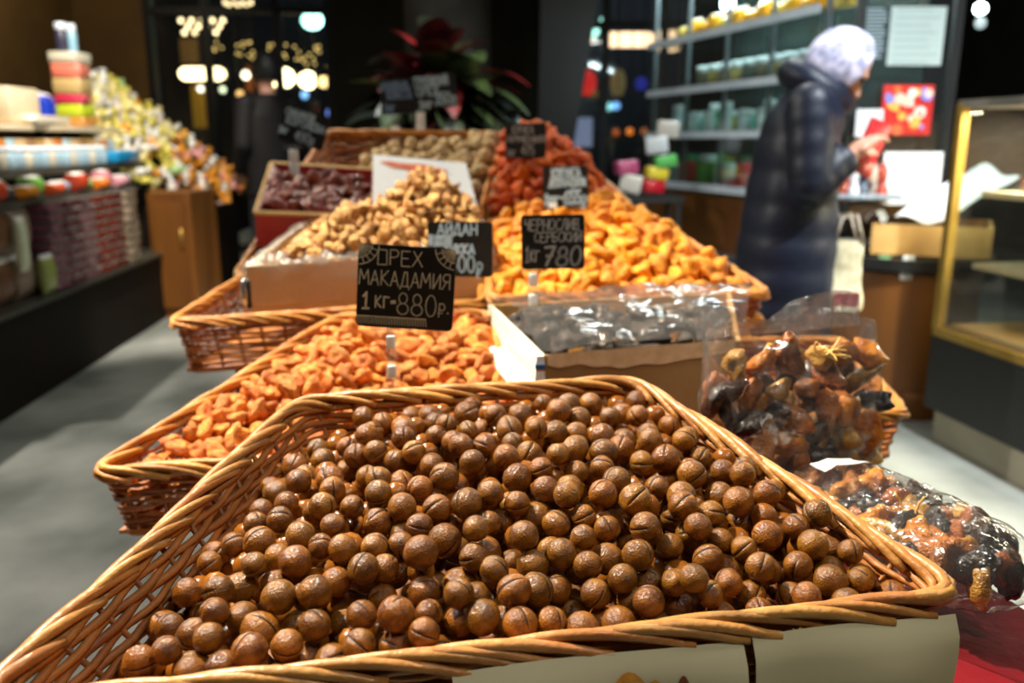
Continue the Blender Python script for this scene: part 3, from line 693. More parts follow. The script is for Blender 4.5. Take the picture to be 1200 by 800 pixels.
def sign(cx, cy, d, wpx, hpx, roll, lines, label, chalk, post=None, yaw=0, lean=8, deco=False, stand=None, slant=0):
    c = P(cx, cy, d); w = wpx / 1000 * d; h = hpx / 1000 * d
    t = math.radians(lean); R0 = Matrix(((1, 0, 0), (0, math.sin(t), -math.cos(t)), (0, math.cos(t), math.sin(t))))
    R = rot(0, 0, yaw) @ R0 @ rot(0, 0, roll)
    M = Matrix.Translation(c) @ R.to_4x4()
    e = empty('price_sign', c - Vector((0, 0, h * .5 + .05)), label, 'price sign', 'chalk price signs')
    # board with rounded corners
    bd = MB(); rc = min(w, h) * .06; out = []
    for sx, sy, a0 in ((1, 1, 0), (-1, 1, 90), (-1, -1, 180), (1, -1, 270)):
        for k in range(4):
            a = math.radians(a0 + 30 * k); out.append((sx * (w / 2 - rc) + rc * math.cos(a), sy * (h / 2 - rc) + rc * math.sin(a)))
    n = len(out); bd.add([M @ Vector((x, y, 0)) for x, y in out] + [M @ Vector((x, y, -.003)) for x, y in out], [tuple(range(n)), tuple(range(2 * n - 1, n - 1, -1))] + [(i, i + n, (i + 1) % n + n, (i + 1) % n) for i in range(n)])
    bd.build('board', M_black, e, smooth=False)
    for (txt, fx, fy, fw, fh, sw, *rest) in lines:     # fractions of the board: left, baseline, width, height
        mb = MB(); tw = textw(txt); x = -w / 2 + fx * w; sxx = fw * w / tw; syy = fh * h; ro = rest[0] if rest else 0
        jj = random.Random(txt)
        for ch in txt:
            gw = (max([p[0] for s in GL[ch] for p in s]) if GL[ch] else .3); jy = jj.uniform(-.03, .03)
            for s in GL[ch]:
                pts = []
                for a, b in s:
                    X0 = x + (a + slant * b) * sxx; pts.append((X0, -h / 2 + fy * h + (b + jy) * syy + ro * (X0 + w / 2)))
                stroke(mb, pts, sw * h, M)
            x += (gw + .14) * sxx
        mb.build('lettering', chalk, e, smooth=False)
    if deco:
        mb = MB(); s = .0052 * h
        for sx in (-1, 1):
            cxx, cyy = sx * w * .5, h * .5
            for rr in (.25, .17): stroke(mb, [(cxx - sx * rr * h * math.cos(a), cyy - rr * h * math.sin(a)) for a in [math.radians(4 + 82 * i / 10) for i in range(11)]], s * 1.2, M)
            for k in range(9):
                a = math.radians(8 + 74 * k / 8); r1 = .25 if k % 2 else .15
                stroke(mb, [(cxx - sx * .03 * h * math.cos(a), cyy - .03 * h * math.sin(a)), (cxx - sx * r1 * h * math.cos(a), cyy - r1 * h * math.sin(a))], s, M)
        mb.build('corner_drawing', chalk, e, smooth=False)
        mb = MB()
        stroke(mb, [(-w * .49, -h * .37), (w * .22, -h * .37)], s * 1.2, M)
        for k in range(27):
            x = -w * .485 + k * w * .027; stroke(mb, [(x, -h * .375), (x + w * .012, -h * .46)], s * .85, M)
        mb.build('hatched_border', chalk, e, smooth=False)
    if post:
        px, by = post; a = P(px, cy + hpx / 2, d); bt = P(px, by, d); a = Vector((a.x, c.y + .004 - .0, a.z)); bt = Vector((bt.x, a.y, bt.z)); L = a.z - bt.z
        k = d / 1000.
        MB().box((a.x, a.y, a.z - 2 * k), (w * .42, .006, 5 * k)).build('top_clip', M_plast, e, smooth=False)
        MB().hexa([Vector((a.x - 6 * k, a.y - .004, bt.z + L * .4)), Vector((a.x + 6 * k, a.y - .004, bt.z + L * .4)), Vector((a.x + 6 * k, a.y + .004, bt.z + L * .4)), Vector((a.x - 6 * k, a.y + .004, bt.z + L * .4))],
                  [Vector((a.x - 5 * k, a.y - .003, a.z)), Vector((a.x + 5 * k, a.y - .003, a.z)), Vector((a.x + 5 * k, a.y + .003, a.z)), Vector((a.x - 5 * k, a.y + .003, a.z))]).build('post', M_plast, e, smooth=False); po = bpy.data.objects[[o.name for o in e.children if o.name.startswith('post')][0]]
        MB().hexa([Vector((a.x - 11 * k, a.y - .012, bt.z)), Vector((a.x + 11 * k, a.y - .012, bt.z)), Vector((a.x + 11 * k, a.y + .012, bt.z)), Vector((a.x - 11 * k, a.y + .012, bt.z))],
                  [Vector((a.x - 6 * k, a.y - .004, bt.z + L * .4)), Vector((a.x + 6 * k, a.y - .004, bt.z + L * .4)), Vector((a.x + 6 * k, a.y + .004, bt.z + L * .4)), Vector((a.x - 6 * k, a.y + .004, bt.z + L * .4))]).build('foot', M_plast, e, smooth=False)
        for f in ((.78, .34) if not stand else stand):
            MB().box((a.x, a.y - .004, bt.z + L * f), (10 * k, .008, 15 * k), bev=.001).build('white_clip', M_wclip, po)
    return e
sign(475.5, 337, 1.06, 114, 97, -3.6, [('□РЕХ', .20, .76, .46, .18, .006), ('МАКАДАМИЯ', .02, .51, .93, .18, .0062), ('1', .06, .22, .07, .20, .012), ('кг=', .19, .24, .21, .2, .009), ('880', .42, .17, .40, .26, .006), ('р.', .84, .22, .11, .18, .006)],
     'front black price sign chalked with macadamia at 880, behind the nut basket', M_chalk, (456, 470), deco=True, lean=5)
sign(648, 283.5, 1.34, 74, 63, 1, [('ЧЕРНОСЛИВ', .04, .72, .86, .2, .014), ('СЕРБСКИЙ', .2, .5, .74, .18, .013), ('1кг', .05, .14, .22, .3, .013), ('780', .34, .06, .58, .35, .024)],
     'black price sign chalked with serbian prunes at 780, above the prune box', M_chalkg, (625, 372), lean=4, stand=(.75, .3), slant=.12)
sign(539, 292, 1.5, 77, 64, 0, [('АЙДАН', .16, .76, .6, .2, .014), ('ТОНКАЯ', .02, .57, .34, .17, .024), ('АЧККА', .26, .42, .46, .17, .02), ('400р', .34, .08, .5, .3, .016)],
     'black price sign half hidden behind the macadamia sign', M_chalkb, None, lean=4, yaw=-6)
sign(663, 219, 1.98, 53, 48, 2, [('КУРАГА', .2, .74, .62, .2, .03), ('ДЖАМБУЛ', .14, .52, .78, .17, .034), ('1кг', .03, .1, .3, .24, .034), ('-', .38, .16, .05, .2, .03), ('655р', .46, .08, .48, .32, .034)],
     'black price sign standing among the orange and red dried fruit', M_chalkb, (648, 255), lean=4)
sign(616, 165, 2.24, 48, 40, 0, [('КУРАГА', .18, .72, .5, .2, .02), ('АРМЕНИЯ', .05, .46, .9, .18, .022), ('1кг', .05, .08, .2, .2, .02), ('475', .4, .1, .3, .28, .02)],
     'dim black price sign at the back of the dark red fruit heap', M_chalkg, None, lean=4)
sign(510, 107, 2.6, 50, 38, 5, [('ГРЕЦКИЙ', .02, .68, .78, .26, .034), ('ОРЕХ', .06, .4, .52, .26, .03), ('1кг', .1, .05, .3, .22, .034), ('350р', .48, .1, .48, .34, .036)],
     'black price sign upright on the back basket rim in front of the plant', M_chalkb, (492, 160), lean=2, stand=(.62, .2))
sign(466, 113, 2.6, 40, 40, 3, [('МИНДАЛЬ', .05, .68, .8, .22, .034), ('КЛАССА', .2, .44, .7, .22, .03), ('1кг', .08, .1, .3, .2, .03)],
     'small dim black price sign left of the one on the back rim', mat('chalk_dim', '#7a94b4', '#5f789a', .8, 300), (462, 165), lean=2, stand=(.3,))
sign(356, 150, 2.25, 54, 40, -16, [('ФИНИКИ'.replace('Ф', 'О'), .05, .74, .62, .2, .026), ('КОРОЛЕВА', .1, .5, .84, .2, .028), ('1кг', .0, .2, .18, .2, .03), ('490р', .36, .1, .42, .28, .024)],
     'tilted black price sign on a white post above the dates', M_chalkb, (342, 214), lean=4, stand=(.7, .35))

# papers hung on the front of the macadamia basket
f0, f1 = A_rim[0], A_rim[1]; fdir = (f1 - f0).normalized(); Wn = BA['W']; fo = fdir.cross(Wn).normalized()
if fo.y > 0: fo = -fo
def paper(x0, x1, label, spots):
    a = f0 + (f1 - f0) * x0; b = f0 + (f1 - f0) * x1; e = empty('paper_sheet', a - Vector((0, 0, .13)), label, 'paper', 'papers on the front basket')
    def pf(u, v, off=0):
        p = a.lerp(b, u); lean = .017 + off + .012 * math.sin(min(1, v * 3) * 1.57) + .004 * math.sin(u * 7 + x0 * 30) * min(1, v * 4)
        if v < .1: lean -= (.1 - v) * .05
        return p + fo * lean - Wn * (.004 + .14 * v) + Wn * .002 * math.sin(u * 5)
    m = MB(); m.grid(lambda u, v: pf(u, v), 24, 20); m.grid(lambda u, v: pf(u, v) - fo * .0006, 24, 20); m.build('sheet', M_paper, e)
    for (cu, cv, ru, rv, colr) in spots:
        m = MB()
        def bf(a, b):
            t = a * 2 * math.pi; return pf(cu + b * ru * math.cos(t) * (1 + .15 * math.sin(3 * t)), cv + b * rv * math.sin(t) * (1 + .1 * math.cos(4 * t)), .0012)
        m.grid(bf, 28, 4, wrap=True); m.build('print', mat('print' + colr.strip('#'), colr, '#e8a840' if colr == '#c8741e' else colr, .6, 60), e, smooth=False)
paper(.43, .735, 'beige printed paper hung on the front basket left of the gap', [(.58, .22, .085, .13, '#c8741e'), (.67, .25, .05, .11, '#d8a81c'), (.77, .17, .022, .05, '#7a3c12')])
paper(.745, .985, 'beige printed paper hung on the front basket by its right corner', [(.52, .36, .06, .05, '#b5481c'), (.78, .37, .03, .03, '#b5481c')])

# ------------------------------------------------------------------ bags of mixed dried fruit
mixc = [('#6a3208', '#a85c1a'), ('#a8560c', '#dc8e2a'), ('#23130c', '#43261a'), ('#8a420a', '#c4721e'), ('#94621e', '#d29a44'), ('#160d0a', '#2c1c16')]
mixm = [mat('mixed_fruit_%d' % k, a, b, .28, 1.6, .5, 6, rand=.2, coat=.5) for k, (a, b) in enumerate(mixc)]
mixs = [lump_mesh('dried_fruit_piece', mixm[k % 6], k + 70, (1.1, .8, .55), 'apricot') for k in range(12)]
def pieces(pts, rad, seed, label, group):
    g = random.Random(seed)
    for p in pts:
        s = rad * g.uniform(.75, 1.2)
        place('dried_fruit_piece', mixs[g.randrange(12)], Matrix.Translation(p) @ rrot(g).to_4x4() @ Matrix.Diagonal((s, s, s, 1)), label, 'dried fruit', group)
# tall bag
b0, b1 = P(826, 556, 1.06), P(1008, 552, 1.15); zt = P(920, 372, 1.1).z; zb = .745
ax = (b1 - b0); ax.z = 0; Lx = ax.length; ax.normalize(); ay = Vector((-ax.y, ax.x, 0)); bc = (b0 + b1) / 2; bc.z = zb
Hb = zt - zb
def bagpt(u, v):   # u around, v up
    t = u * 2 * math.pi; ct, s_ = math.cos(t), math.sin(t); pw = .42
    hx = Lx / 2 * (1 - .05 * v + .02 * math.sin(v * 9)); hy = .05 * (1 - max(0, v - .62) ** 1.2 * 1.9) * (.85 + .15 * min(1, v * 6))
    x = math.copysign(abs(ct) ** pw, ct) * hx; y = math.copysign(abs(s_) ** pw, s_) * max(.003, hy)
    z = Hb * v
    if v > .9: z += .012 * math.sin(x * 40) * (v - .9) * 10 + .02 * (x / Lx) * (v - .9) * 10
    p = bc + ax * x + ay * (y + .03 * max(0, v - .7)) + Vector((0, 0, z))
    return p + (ax * ct + ay * s_) * (.005 * nz(p, 26) + .004 * abs(nz(p, 55)))
m = MB(); m.grid(bagpt, 90, 44, wrap=True); nb = len(m.v)
m.add([bagpt(i / 90, 0) for i in range(90)], [tuple(range(90))[::-1]])
e = empty('fruit_bag', bc, 'tall clear bag packed with mixed dried fruit standing right of the prune box', 'bag')
m.build('film', film('tall_bag_film', '#fafafa', .7, .05, 12, .6, .12), e)
sm = film('seal_film', '#f4f4f6', .9, .28, 30, .8, .2)
def sealf(u, v):
    p = bc + ax * ((u - .5) * Lx * (1.02 + .06 * v)) + ay * (.03 + .012 * math.sin(u * 14) * v) + Vector((0, 0, Hb * (.93 + .14 * v) + .012 * v * math.sin(u * 9 + 1) + .02 * v * (u - .4)))
    return p + ay * .004 * nz(p, 40)
q_ = MB(); q_.grid(sealf, 40, 6); q_.build('top_seal', sm, e)
for s_ in (-1, 1):
    q_ = MB(); q_.grid(lambda u, v: bc + ax * (s_ * (Lx / 2 * .985 + u * .008)) + ay * (-.012 + .02 * v + .004 * math.sin(v * 14)) + Vector((0, 0, Hb * v * .95)), 2, 20); q_.build('side_seal', sm, e)
pts = []; g = random.Random(4)
for iz in range(6):
    for ix in range(6):
        for iy in (-1, 0):
            if iz == 5 and iy == 0: continue
            pts.append(bc + ax * ((ix - 2.5) * Lx * .162 + g.uniform(-.006, .006) + (.008 if iz % 2 else -.008)) + ay * (iy * .03 + .002 - (.004 if iz < 4 else -.018)) + Vector((0, 0, .026 + iz * Hb * .142 + g.uniform(-.006, .006))))
pieces(pts, .0225, 5, 'dark glossy piece of mixed dried fruit inside the tall clear bag', 'mixed fruit in the tall bag')
def raffia(c, n, L, seed, label, up, side):
    g = random.Random(seed); e = empty('gold_raffia', c, label, 'raffia')
    for k in range(n):
        p = c.copy(); d = (side * g.uniform(-1, 1) + up * g.uniform(-.4, 1)).normalized(); path = [p.copy()]
        for s in range(8):
            d = (d + Vector((g.uniform(-.5, .5), g.uniform(-.5, .5), g.uniform(-.5, .5)))).normalized(); d.y -= .0; p = p + d * L / 8; path.append(p.copy())
        MB().tube(path, .0011, 5).build('strand', M_gold, e)
raffia(P(966, 418, 1.045), 10, .035, 3, 'tangle of gold raffia on the front of the tall fruit bag', Vector((0, -.1, .6)), ax)
# lying bag
l0, l1 = P(962, 566, 1.04), P(1168, 678, .80); la = (l1 - l0); LL = la.length; la.normalize(); lu = Vector((0, 0, 1)); lu = (lu - la * lu.dot(la)).normalized(); ls = la.cross(lu)
lc = (l0 + l1) / 2
def pil(u, v, k=1.):
    t = u * 2 * math.pi; s = (v - .5) * 2; en = max(.0, 1 - abs(s) ** 4) ** .5
    ct, st_ = math.cos(t), math.sin(t)
    p = lc + la * (s * (LL / 2 + .03)) + ls * (math.copysign(abs(ct) ** .8, ct) * .070 * k * max(.35 if abs(s) > .9 else 0, en)) + lu * (math.copysign(abs(st_) ** .8, st_) * .040 * k * max(.03, en))
    return p + (ls * ct + lu * st_) * (.004 * nz(p, 30) + .004 * abs(nz(p, 60)))
m = MB(); m.grid(pil, 64, 60, wrap=True)
e2 = empty('fruit_bag', lc - lu * .04, 'clear bag of mixed dried fruit lying flat beside the nut basket', 'bag')
m.build('film', M_film, e2)
lb = MB(); lab = [pil(.18 + i * .12 / 6, .15 + j * .1 / 4, 1.04) for j in range(5) for i in range(7)]
lb.add(lab, [(j * 7 + i, j * 7 + i + 1, j * 7 + i + 8, j * 7 + i + 7) for j in range(4) for i in range(6)]); lb.build('sticker', M_white, e2, label='white sticker')
pts = []
for i in range(12):
    for j in range(-2, 3):
        s = (i - 5.5) / 5.6 * .95 + g.uniform(-.03, .03); en = math.sqrt(max(.02, 1 - s ** 4)); tt = j / 2 * 1.15 + g.uniform(-.1, .1)
        pts.append(lc + la * (s * LL / 2) + ls * (math.sin(tt) * .052 * en) + lu * (math.cos(tt) * .027 * en - .006))
pieces(pts, .021, 6, 'dark glossy piece of mixed dried fruit inside the lying clear bag', 'mixed fruit in the lying bag')
raffia(P(1062, 612, .88), 7, .035, 8, 'bit of gold raffia on top of the lying fruit bag', lu, la)

# peg at the prune box corner and clip on the walnut bag
p = P(633, 432, 1.13); e = empty('plastic_peg', p - Vector((0, 0, .03)), 'small white plastic peg with a blue band at the prune box corner', 'peg')
MB().hexa([p + Vector((-.008, -.005, -.04)), p + Vector((.008, -.005, -.04)), p + Vector((.008, .005, -.04)), p + Vector((-.008, .005, -.04))], [p + Vector((-.005, -.003, .018)), p + Vector((.005, -.003, .018)), p + Vector((.005, .003, .018)), p + Vector((-.005, .003, .018))]).build('body', M_wclip, e, smooth=False)
MB().box(p + Vector((0, 0, .004)), (.013, .012, .006)).build('band', plain('#2a5a8a'), e, smooth=False)
p = P(287, 345, 1.62); e = empty('bag_clip', p - Vector((0, 0, .03)), 'silver clip holding the film at the left corner of the walnut box', 'clip')
MB().box(p, (.010, .012, .06), bev=.002).build('jaw', mat('clip_steel', '#c8ccd0', None, .2, metal=.9), e); MB().box(p + Vector((.008, .001, 0)), (.006, .01, .055), bev=.002).build('jaw', M_dark, e)

# ------------------------------------------------------------------ left sweets counter
LO = Vector((-2.21, 3.5, 0)); LE = Vector((-.076, .997, 0)).normalized(); LN = Vector((-LE.y, LE.x, 0))
LR = Matrix((LE, LN, Vector((0, 0, 1)))).transposed()      # local x along, y into the wall side, z up
def LP(a, n, z): return LO + LE * a + LN * n + Vector((0, 0, z))
M_base = mat('counter_base', '#120c05', '#1a1108', .7, 4, spec=.15)
M_lshelf = mat('counter_shelf', '#2c2a22', '#3a382e', .4, 4)
M_cream = mat('cream_board', '#c9b38f', '#d8c6a6', .6, 5)
cnt = empty('sweets_counter', LP(.9, .4, 0), 'dark stepped counter of packaged sweets along the left', 'counter')
MB().box(LP(.95, .42, .22), (3.3, .8, .44), LR).build('base', M_base, cnt, smooth=False)
MB().box(LP(.95, .30, .445), (3.3, .6, .02), LR).build('shelf', M_lshelf, cnt, smooth=False)
MB().box(LP(1.3, .42, 1.03), (3.4, .3, .035), LR).build('shelf', M_lshelf, cnt, smooth=False)
MB().box(LP(1.4, .56, 1.275), (3.0, .3, .03), LR).build('shelf', M_cream, cnt, smooth=False)
MB().box(LP(.95, .74, .85), (3.3, .04, .8), LR).build('back_panel', M_base, cnt, smooth=False)
for a in (-.6, .75, 2.3): MB().box(LP(a, .70, .85), (.04, .04, .9), LR).build('upright', M_dark, cnt, smooth=False)
g = random.Random(21)
def pouch_mesh(name, colr, top='#d8d4c8'):
    m = MB()
    def f(u, v):
        t = u * 2 * math.pi; en = max(0, 1 - abs(2 * v - 1) ** 3) ** .6
        ct, s = math.cos(t), math.sin(t); return Vector((math.copysign(abs(ct) ** .5, ct) * .5, math.copysign(abs(s) ** .8, s) * .5 * max(.06, en), v))
    m.grid(f, 20, 10, wrap=True)
    for k in range(20): m.m[-(k + 1)] = 1
    return m.mesh(name, [colr, plain(top)])
def packs(name, specs, label, cat, group, shape='pouch'):
    for (a, n, z, w, dp, h, colr, lab) in specs:
        key = (shape, colr)
        if key not in PK:
            mt = mat('pack_' + colr.strip('#'), colr, None, .22, rand=.12, coat=.6, bump=.3, bscale=14)
            if shape == 'pouch': PK[key] = pouch_mesh(name, mt)
            elif shape == 'tray':
                m = MB(); m.box((0, 0, .4), (1, 1, .8), bev=.06); m.box((0, 0, .9), (1.04, 1.04, .16), m=1, bev=.03); PK[key] = m.mesh(name, [mt, plain('#7d7068', .2)])
            elif shape == 'jar':
                m = MB(); m.lathe([(.42, 0), (.5, .08), (.5, .68), (.42, .76)], n=14); m.lathe([(.46, .77), (.46, .98), (.42, 1.0)], n=14, m=1); PK[key] = m.mesh(name, [mt, plain('#e4ecf0', .25)])
            elif shape == 'box':
                m = MB(); m.box((0, 0, .5), (1, 1, 1), bev=.04); PK[key] = m.mesh(name, [mt])
            elif shape == 'candy':
                m = MB(); m.ell((0, 0, 0), (.5, .32, .28), None, 10, 8)
                for s in (-1, 1): m.lathe([(.08, 0), (.32, .3)], (s * .42, 0, 0), 8, rot(0, 90 * s, 0))
                PK[key] = m.mesh(name, [mt])
        yaw = Matrix.Rotation(math.radians(g.uniform(-6, 6)), 4, 'Z')
        M = Matrix.Translation(LP(a, n, z)) @ LR.to_4x4() @ yaw @ Matrix.Diagonal((w, dp, h, 1))
        place(name, PK[key], M, lab or label, cat, group)
PK = {}
# bags of nuts and snacks standing two high at the front left
sp = []
for k, (a, c) in enumerate([(-.12, '#a58a5c'), (.07, '#c9a23a'), (.26, '#8a6238'), (.44, '#6d4a30'), (.62, '#8f7a66')]):
    for lev in (0, 1): sp.append((a, .13, .455 + lev * .225, .17, .10, .22, c, None))
packs('snack_bag', sp, 'upright tan and brown bag of snacks at the near end of the sweets counter', 'bag', 'snack bags on the sweets counter')
packs('noodle_bag', [(.50, .05, .60, .07, .05, .26, '#c9cfae', 'tall narrow pale bag in front of the brown snack bags'), (.72, .05, .455, .12, .06, .20, '#8f9a52', 'short green bag standing beside the purple trays')], '', 'bag', None)
sp = []
for a, c in ((.86, '#7c4658'), (1.06, '#6a3444'), (1.26, '#a06a70'), (1.47, '#a8341c'), (1.69, '#8f2c1a'), (1.93, '#b09a7c')):
    for lev in range(9): sp.append((a, .13, .457 + lev * .05, .17, .2, .046, c, None))
names = {'#7c4658': 'mauve', '#6a3444': 'plum', '#a06a70': 'pink', '#a8341c': 'orange-red', '#8f2c1a': 'brick-red', '#b09a7c': 'beige'}
for c, nm in names.items():
    packs('sweets_tray', [s for s in sp if s[6] == c], 'clear tray of %s sweets in its own tall stack on the left counter' % nm, 'tray', nm + ' sweets trays', 'tray')
sp = []
cl = ['#c4401c', '#3a4a58', '#e08a1c', '#7cb84a', '#c84a20', '#8a9aa8', '#b83a1c', '#5ab060', '#e0701c', '#d8808a', '#d09098', '#c0b8b0']
cn = ['rust', 'slate', 'amber', 'green', 'vermilion', 'silver', 'brick', 'mint', 'orange', 'rose', 'pink', 'grey']
for k in range(12): sp.append((.5 + k * .155, .15 + .04 * (k % 2), .918, .12, .12, .07 + .04 * (k % 3 == 0), cl[k], cn[k] + ' small sweet packet lying above the stacked trays'))
packs('sweet_packet', sp, '', 'packet', None)
MB().box(LP(1.0, .18, .908), (2.4, .24, .012), LR).build('shelf', M_lshelf, cnt, smooth=False)
sp = [(.98 + k * .095, .34, 1.05, .085, .085, .12, '#9ab4c0' if k % 3 else '#c8bfa8', None) for k in range(15)]
packs('glass_jar', sp, 'small white-lidded jar in the row on the dark shelf', 'jar', 'white-lidded jars on the dark shelf', 'jar')
MB().box(LP(2.62, .36, 1.092), (.46, .2, .085), LR, bev=.02).build('blue_tray', plain('#1784b4', .3), label='bright blue plastic tray at the end of the jar row', cat='tray')
sp = [(.95 + k * .12, .46, 1.05, .1, .08, .16, ['#b08a50', '#d8b88a', '#c87830', '#a8c0c4', '#c8a878', '#98704a'][k % 6], None) for k in range(16)]
packs('snack_packet', sp, 'small packet in the row behind the white-lidded jars', 'packet', 'packets behind the jars', 'box')
packs('cream_box', [(1.6, .55, 1.295, .34, .2, .2, '#d8c4a0', 'large cream carton on the upper shelf at the left edge'), (1.15, .55, 1.295, .26, .2, .3, '#a8b0b8', 'grey carton at the very left of the upper shelf'),
                    (1.85, .46, 1.295, .6, .1, .05, '#e0d2b8', 'flat cream carton in front of the blue bag')], '', 'carton', None, 'box')
packs('blue_bag', [(2.1, .58, 1.295, .18, .14, .2, '#1838a0', 'deep blue bag with white top on the upper shelf')], '', 'bag', None)
tw = [('#7a2c1c', .0, .12), ('#d8483c', .12, .1), ('#e8b060', .22, .12), ('#cc3a58', .34, .08), ('#b8c42c', .42, .1)]
zz = 1.293
for c, lab, h in (('#c88438', 'tan carton at the bottom of the stacked boxes', .06), ('#b8c42c', 'lime green carton low in the stacked boxes', .08), ('#c8304c', 'crimson carton in the middle of the stacked boxes', .06), ('#b89c64', 'khaki carton in the upper stacked boxes', .1), ('#d8705c', 'coral carton near the top of the stack', .09), ('#c8c0a8', 'grey-white carton on top of the stacked boxes', .07)):
    packs('sweets_carton', [(2.55, .56, zz, .22, .18, h, c, lab)], '', 'carton', None, 'box'); zz += h + .004
packs('dark_bottle', [(2.5, .58, zz, .08, .08, .18, '#3a3848', 'dark bottle on top of the stacked cartons'), (2.75, .6, zz - .18, .07, .07, .2, '#2a6a3a', 'green bottle behind the stacked cartons'), (2.66, .58, zz - .0, .07, .07, .19, '#8ab0c0', 'pale blue bottle behind the stacked cartons')], '', 'bottle', None, 'jar')
# sloping heap of wrapped sweets at the far end, on a wooden cabinet
cab = empty('wooden_cabinet', P(220, 300, 6.1), 'brown wooden cabinet under the sloping heap of sweets', 'cabinet')
c0 = P(216, 260, 6.05)
MB().box((c0.x, c0.y, .43), (.29, .5, .86)).build('body', M_wood, cab, smooth=False)
MB().box((c0.x, c0.y - .26, .43), (.22, .02, .72)).build('door', M_wood, cab, smooth=False); MB().tube([(c0.x + .08, c0.y - .285, .5), (c0.x + .08, c0.y - .285, .62)], .008, 6).build('handle', M_brass, [o for o in cab.children if o.name.startswith('door')][0])
MB().box((c0.x + .6, c0.y + 1.1, .36), (.5, .9, .72)).build('side_unit', M_wood, cab, smooth=False)
MB().box((c0.x - .5, c0.y + .85, .35), (1.0, .7, .7)).build('rear_unit', M_base, cab, smooth=False)
cc = ['#e8d860', '#f0ece0', '#e8d890', '#e89a2c', '#f4f0e4', '#e0a098', '#a8c884', '#f0e8d8', '#d8604c', '#e8b8b8', '#7ab070']
sl0, sl1 = P(105, 92, 6.45), P(268, 215, 7.3); k = 0
slope = MB(); so = Vector((.0, -.12, -.1))
a0, a1 = sl0 + Vector((-.1, .5, 0)), sl1 + Vector((-.05, .5, 0))
q0 = [sl0 + Vector((-.12, -.42, -.46)), sl1 + Vector((0, -.42, -.42)), a1 + Vector((0, .2, -.1)), a0 + Vector((-.1, .2, -.1))]
slope.hexa([Vector((p.x, p.y, .4)) for i, p in enumerate(q0)], q0); slope.build('sloping_bin', M_base, cab, smooth=False)
cm = {}
for i in range(30):
    for j in range(10):
        t = (i + g.uniform(-.3, .3)) / 29; p = sl0.lerp(sl1, max(0, min(1, t))) + Vector((g.uniform(-.05, .05), -.4 + j * .075, g.uniform(-.04, .05) - max(0, 5 - j) * .065))
        c = cc[min(10, int(abs(g.gauss(0, 1)) * 2.2 + (3 if t > .6 else 0)))]
        if c not in cm:
            m = MB(); m.ell((0, 0, 0), (.5, .34, .3), None, 10, 8)
            for s in (-1, 1): m.lathe([(.08, 0), (.3, .28)], (s * .42, 0, 0), 8, rot(0, 90 * s, 0))
            cm[c] = m.mesh('wrapped_sweet', [mat('sweet_' + c.strip('#'), c, None, .15, rand=.15, coat=.8)])
        s = g.uniform(.075, .115)
        place('wrapped_sweet', cm[c], Matrix.Translation(p) @ rrot(g).to_4x4() @ Matrix.Diagonal((s, s, s, 1)), 'shiny wrapped sweet in the sloping heap at the back left', 'sweet', 'wrapped sweets in the sloping heap')

# ------------------------------------------------------------------ right glass cabinet run
RA, RB_ = Vector((.93, 5.9, 0)), Vector((1.46, 4.22, 0)); RE = (RB_ - RA).normalized(); RN = Vector((-RE.y, RE.x, 0))
if RN.x < 0: RN = -RN
RR = Matrix((RE, RN, Vector((0, 0, 1)))).transposed(); RL = (RB_ - RA).length
def RP(a, n, z): return RA + RE * a + RN * n + Vector((0, 0, z))
gc = empty('glass_cabinet', RP(RL / 2, .3, 0), 'long glass shelf cabinet on a wooden base behind the woman', 'cabinet')
MB().box(RP(RL / 2, .3, .1), (RL, .56, .2), RR).build('plinth', M_dark, gc, smooth=False)
MB().box(RP(RL / 2, .3, .54), (RL, .6, .68), RR).build('base', M_wood, gc, smooth=False)
MB().box(RP(RL / 2, .28, .545), (RL, .66, .04), RR).build('rail', mat('grey_rail', '#3a3c40', None, .4), gc, smooth=False)
for z in (.93, 1.235, 1.50, 1.80, 2.35): MB().box(RP(RL / 2, .27, z), (RL, .58, .014), RR).build('shelf', M_glass, gc, smooth=False); MB().box(RP(RL / 2, -.035, z), (RL, .012, .04), RR).build('shelf_edge', M_shelf, gc, smooth=False)
MB().box(RP(RL / 2, .60, 1.6), (RL, .02, 1.5), RR).build('back_pane', mat('cabinet_back', '#1c2826', '#2a3836', .25, 3), gc, smooth=False)
for k in range(5): MB().box(RP(k * RL / 4, .02, 1.65), (.02, .02, 1.45), RR).build('upright', mat('steel', '#8a9298', None, .3, metal=.7), gc, smooth=False)
for k in range(4): MB().box(RP((k + .5) * RL / 4, -.025, 1.65), (RL / 4 - .025, .006, 1.4), RR).build('pane', M_glass, gc, smooth=False)
gl = lamp('cabinet_strip', 'AREA', RP(RL / 2, .2, 2.30), RP(RL / 2, .32, 0), 40, (.78, .95, 1.0), .3); gl.data.shape = 'RECTANGLE'; gl.data.size = 1.6; gl.data.size_y = .12
gl.rotation_euler = (0, 0, math.atan2(RE.y, RE.x))
MB().box(RP(RL / 2, .2, 2.318), (1.65, .14, .02), RR).build('light_strip', glow('#d8f4ff', 3), gc, smooth=False)
LO, LE, LN, LR = RA, RE, RN, RR      # reuse the pack builder on this cabinet
PK2 = PK
def LP(a, n, z): return RP(a, n, z)
sp = [(.15 + k * .13, .15, 1.815, .12, .1, .1 + .03 * (k % 2), '#f0a400' if k % 4 else '#f4d060', None) for k in range(13)]
packs('yellow_packet', sp, 'bright yellow packet in the row on the top cabinet shelf', 'packet', 'yellow packets on the top glass shelf')
sp = [(.15 + k * .135, .3, 1.515, .12, .1, .16, ['#4a4636', '#7a6a3a', '#5a4a3a', '#8a7a4c', '#3a4440'][k % 5], None) for k in range(12)]
packs('dim_jar', sp, 'dim olive jar in the row on the second glass shelf', 'jar', 'jars on the second glass shelf', 'jar')
